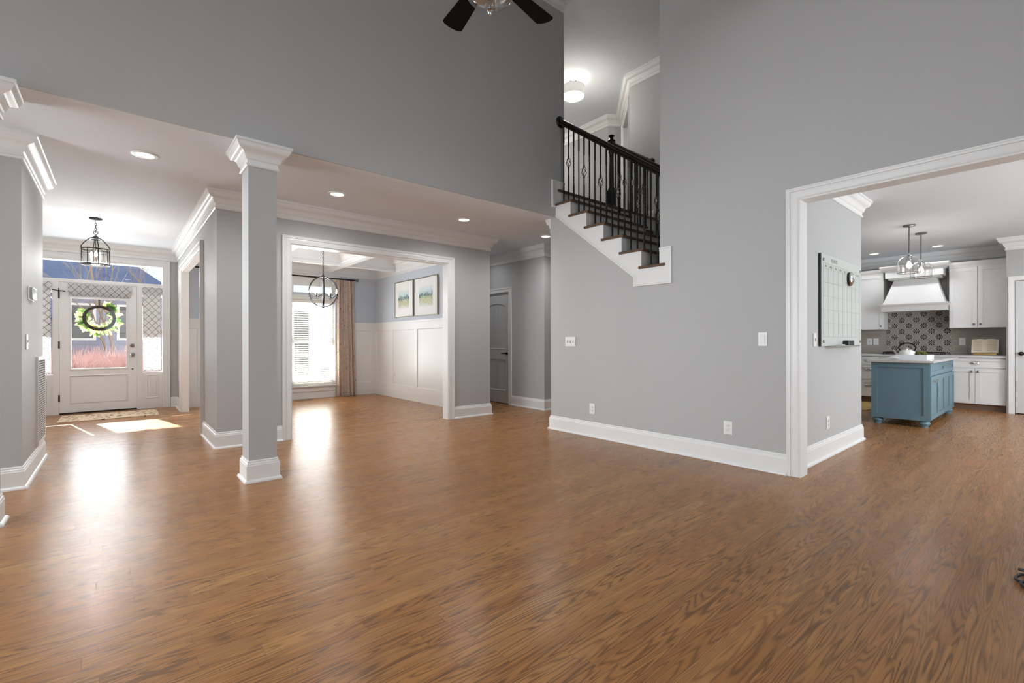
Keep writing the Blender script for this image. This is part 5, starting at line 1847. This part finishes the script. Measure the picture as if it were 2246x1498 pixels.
for i, s in enumerate(('SUN', 'MON', 'TUE', 'WED', 'THU', 'FRI', 'SAT', 'NOTES')):
    text_mesh(gb, 'day_lettering', s, .030, GL + (GR_ - GL) * (i + .5) / nc, GT + .014, yl0)
for x in (BX0 + .05, BX1 - .03):
    for z in (BZ0 + .045, BZ1 - .055):
        MB().lathe([(.013, 0), (.013, -.006), (.009, -.010), (0, -.011)], (x, bY - .026, z), 14, 'y', caps=False).build('standoff_bolt', M_PEWTER, gb, True)
m = MB()
m.box(5.20, bY - .085, BZ0 - .006, 6.02, bY - .02, BZ0 + .0, .002)
m.box(5.20, bY - .087, BZ0 - .006, 6.02, bY - .083, BZ0 + .008)
m.build('pen_ledge', M_NICKEL, gb)
er = thing('magnetic_eraser', 'silver oval magnetic eraser stuck on the upper calendar board', 'eraser', (5.86, bY - .026, 1.765))
MB().lathe([(.0, 0), (.062, -.001), (.066, -.012), (.064, -.022)], (0, 0, 0), 32, 'y').build('felt_base', M_BLACK)
e_ = bpy.data.objects['felt_base']; e_.parent = er; e_.scale = (.95, 1, 1.12)
MB().lathe([(.0635, -.022), (.060, -.034), (.044, -.044), (.02, -.049), (0, -.05)], (0, 0, 0), 32, 'y', caps=False).build('dome', M_CHROME, None, True)
e_ = bpy.data.objects['dome']; e_.parent = er; e_.scale = (.95, 1, 1.12)
tag(MB().box(5.66, bY - .075, BZ0 + .0005, 5.86, bY - .03, BZ0 + .055, .005).build('board_eraser', M_BLACK), 'black block eraser standing on the board pen ledge', 'eraser')
tag(MB().tube([(5.44, bY - .07, BZ0 + .0085), (5.58, bY - .06, BZ0 + .0085)], .008, 10).build('marker_pen', M_PLATE), 'white marker pen lying on the board pen ledge', 'marker')

# ------------------------------------------------------------------ black cord at the right picture edge
cb = MB()
pts = []
for i in range(140):
    i = i / 2
    a = i * .24
    rr = .062 + .004 * math.sin(i * .9)
    pts.append((3.072 + i * .0024 + rr * math.cos(a + 2.6), .068 + i * .0008 + rr * .55 * math.sin(a + 2.6), .008 + .006 * abs(math.sin(a * .5)) + .004))
cb.tube(pts, .0065, 12)
tag(cb.build('black_cable', M_BLACK, None, True), 'coiled black cable on the floor at the right picture edge', 'cable')

# ------------------------------------------------------------------ outside
struct('ground_outside', MB().box(-60, 10.12, -.35, 60, 90, -.2), M_LAWN)
struct('path_outside', MB().box(-8, 10.12, -.19, 8, 17, -.12).box(-9, 17, -.198, 3.0, 21.8, -.13), M_GROUND)
struct('porch_roof', MB().box(-2.0, 10.12, 2.98, 5.2, 13.7, 3.2), M_CREAM)
struct('porch_beam', MB().box(-2.0, 13.4, 2.90, 5.2, 13.6, 3.0), M_CREAM)
pc = thing('porch_column', 'cream porch column outside seen through the dining blind', 'column', (4.18, 13.5, -.12), None, 'thing')
MB().box(4.07, 13.39, -.12, 4.29, 13.61, 2.9).build('shaft', M_CREAM, pc)
MB().box(4.03, 13.35, -.12, 4.33, 13.65, .1).build('base', M_CREAM, pc)
h1 = thing('neighbour_house', 'lavender sided house with blue roof across the drive beyond the entry door', 'house', (-3, 24, -.2), None, 'thing')
MB().box(-9, 22, -.2, 1.3, 30, 3.0).build('walls', M_SIDE1, h1)
m = MB()
va = [m.bm.verts.new(p) for p in ((-9.4, 21.6, 2.85), (1.9, 21.6, 2.85), (1.9, 30.4, 2.85), (-9.4, 30.4, 2.85), (-7.0, 26, 5.2), (-.4, 26, 5.2))]
for q in ((0, 1, 5, 4), (1, 2, 5), (2, 3, 4, 5), (3, 0, 4), (0, 3, 2, 1)):
    m.bm.faces.new([va[i] for i in q])
m.build('roof', M_ROOF, h1)
m = MB()
va = [m.bm.verts.new(p) for p in ((-4.5, 19.5, 1.4), (-1.15, 19.5, 1.95), (-1.75, 19.5, 2.75), (-4.5, 19.5, 3.6), (-4.5, 22.0, 1.4), (-1.15, 22.0, 1.95), (-1.75, 22.0, 2.75), (-4.5, 22, 3.6))]
for q in ((0, 1, 2, 3), (7, 6, 5, 4), (0, 4, 5, 1), (1, 5, 6, 2), (2, 6, 7, 3), (3, 7, 4, 0)):
    m.bm.faces.new([va[i] for i in q])
m.build('porch_gable', M_ROOF, h1)
MB().box(-9.4, 21.5, 2.78, 1.9, 21.62, 2.90).build('gutter', M_TRIM, h1)
for x in (-1.0, .35):
    f_ = MB().sweep([(x - .4, 1.2), (x + .4, 1.2), (x + .4, 2.5), (x - .4, 2.5)], [(0, 0), (0, .05), (.08, .05), (.08, 0)], YW(22.0), closed=True).build('window_frame', M_TRIM, h1)
    MB().box(x - .4, 21.985, 1.2, x + .4, 21.999, 2.5).build('window_pane', M_STEEL, f_)
h2 = thing('neighbour_house', 'dark brown house far behind the dining window blind', 'house', (7.0, 24, -.2), None, 'thing')
MB().box(5.0, 23, -.2, 7.38, 29, 2.55).build('walls', M_SIDE2, h2)
m = MB().prism([(4.8, 2.5), (7.5, 2.7), (7.5, 2.95), (4.8, 2.6)], lambda u, v, t_: (u, t_, v), 22.6, 29.4)
m.build('roof', M_TRIM, h2)
# bare pink shrub before the house
sh = MB()
for i in range(1500):
    x, y = R.uniform(-2.6, .75), R.uniform(14.6, 16.2)
    z = -.1
    p = Vector((x, y, z)); d_ = Vector((R.uniform(-.45, .45), R.uniform(-.4, .4), 1)).normalized()
    pts = [p.copy()]
    top = R.uniform(.75, 1.22)
    for s in range(3):
        p = p + d_ * (top / 3)
        d_ = (d_ + Vector((R.uniform(-.35, .35), R.uniform(-.3, .3), .1))).normalized()
        pts.append(p.copy())
    sh.tube(pts, [.0065, .005, .004, .003], 3, cap=False)
    for s in range(2):
        q0 = pts[1 + s]; q1 = q0 + Vector((R.uniform(-.22, .22), R.uniform(-.2, .2), R.uniform(.1, .3)))
        sh.tube([q0, q1], [.004, .002], 3, cap=False)
tag(sh.build('bare_shrub', M_PINK), 'pinkish bare twiggy shrub outside below the wreath', 'shrub')
def bare_tree(label, x, y, h, seed, spread=.55):
    rr = random.Random(seed)
    m = MB()
    def br(p, d_, L_, r_, lev):
        pts = [p]; rad = [r_]
        q = p.copy(); dd2 = d_.copy()
        for s in range(3):
            q = q + dd2 * (L_ / 3)
            dd2 = (dd2 + Vector((rr.uniform(-.18, .18), rr.uniform(-.18, .18), rr.uniform(-.02, .12)))).normalized()
            pts.append(q.copy()); rad.append(r_ * (1 - .2 * (s + 1)))
        m.tube(pts, rad, 5 if lev < 2 else 3, cap=False)
        if lev < 4:
            for s in range(3 if lev < 3 else 2):
                b_ = pts[rr.choice((1, 2, 3)) if s else 3]
                nd = (dd2 + Vector((rr.uniform(-1, 1), rr.uniform(-1, 1), rr.uniform(-.1, .6))) * spread).normalized()
                br(b_, nd, L_ * rr.uniform(.6, .8), r_ * .55, lev + 1)
    br(Vector((x, y, -.2)), Vector((0, 0, 1)), h * .4, h * .014, 0)
    return tag(m.build('bare_tree', M_BARK), label, 'tree')
bare_tree('bare tree beyond the transom, standing before the blue roof', -.1, 18.5, 5.2, 3)
bare_tree('bare tree beyond the transom against the white sky', 1.25, 20.0, 5.6, 11)
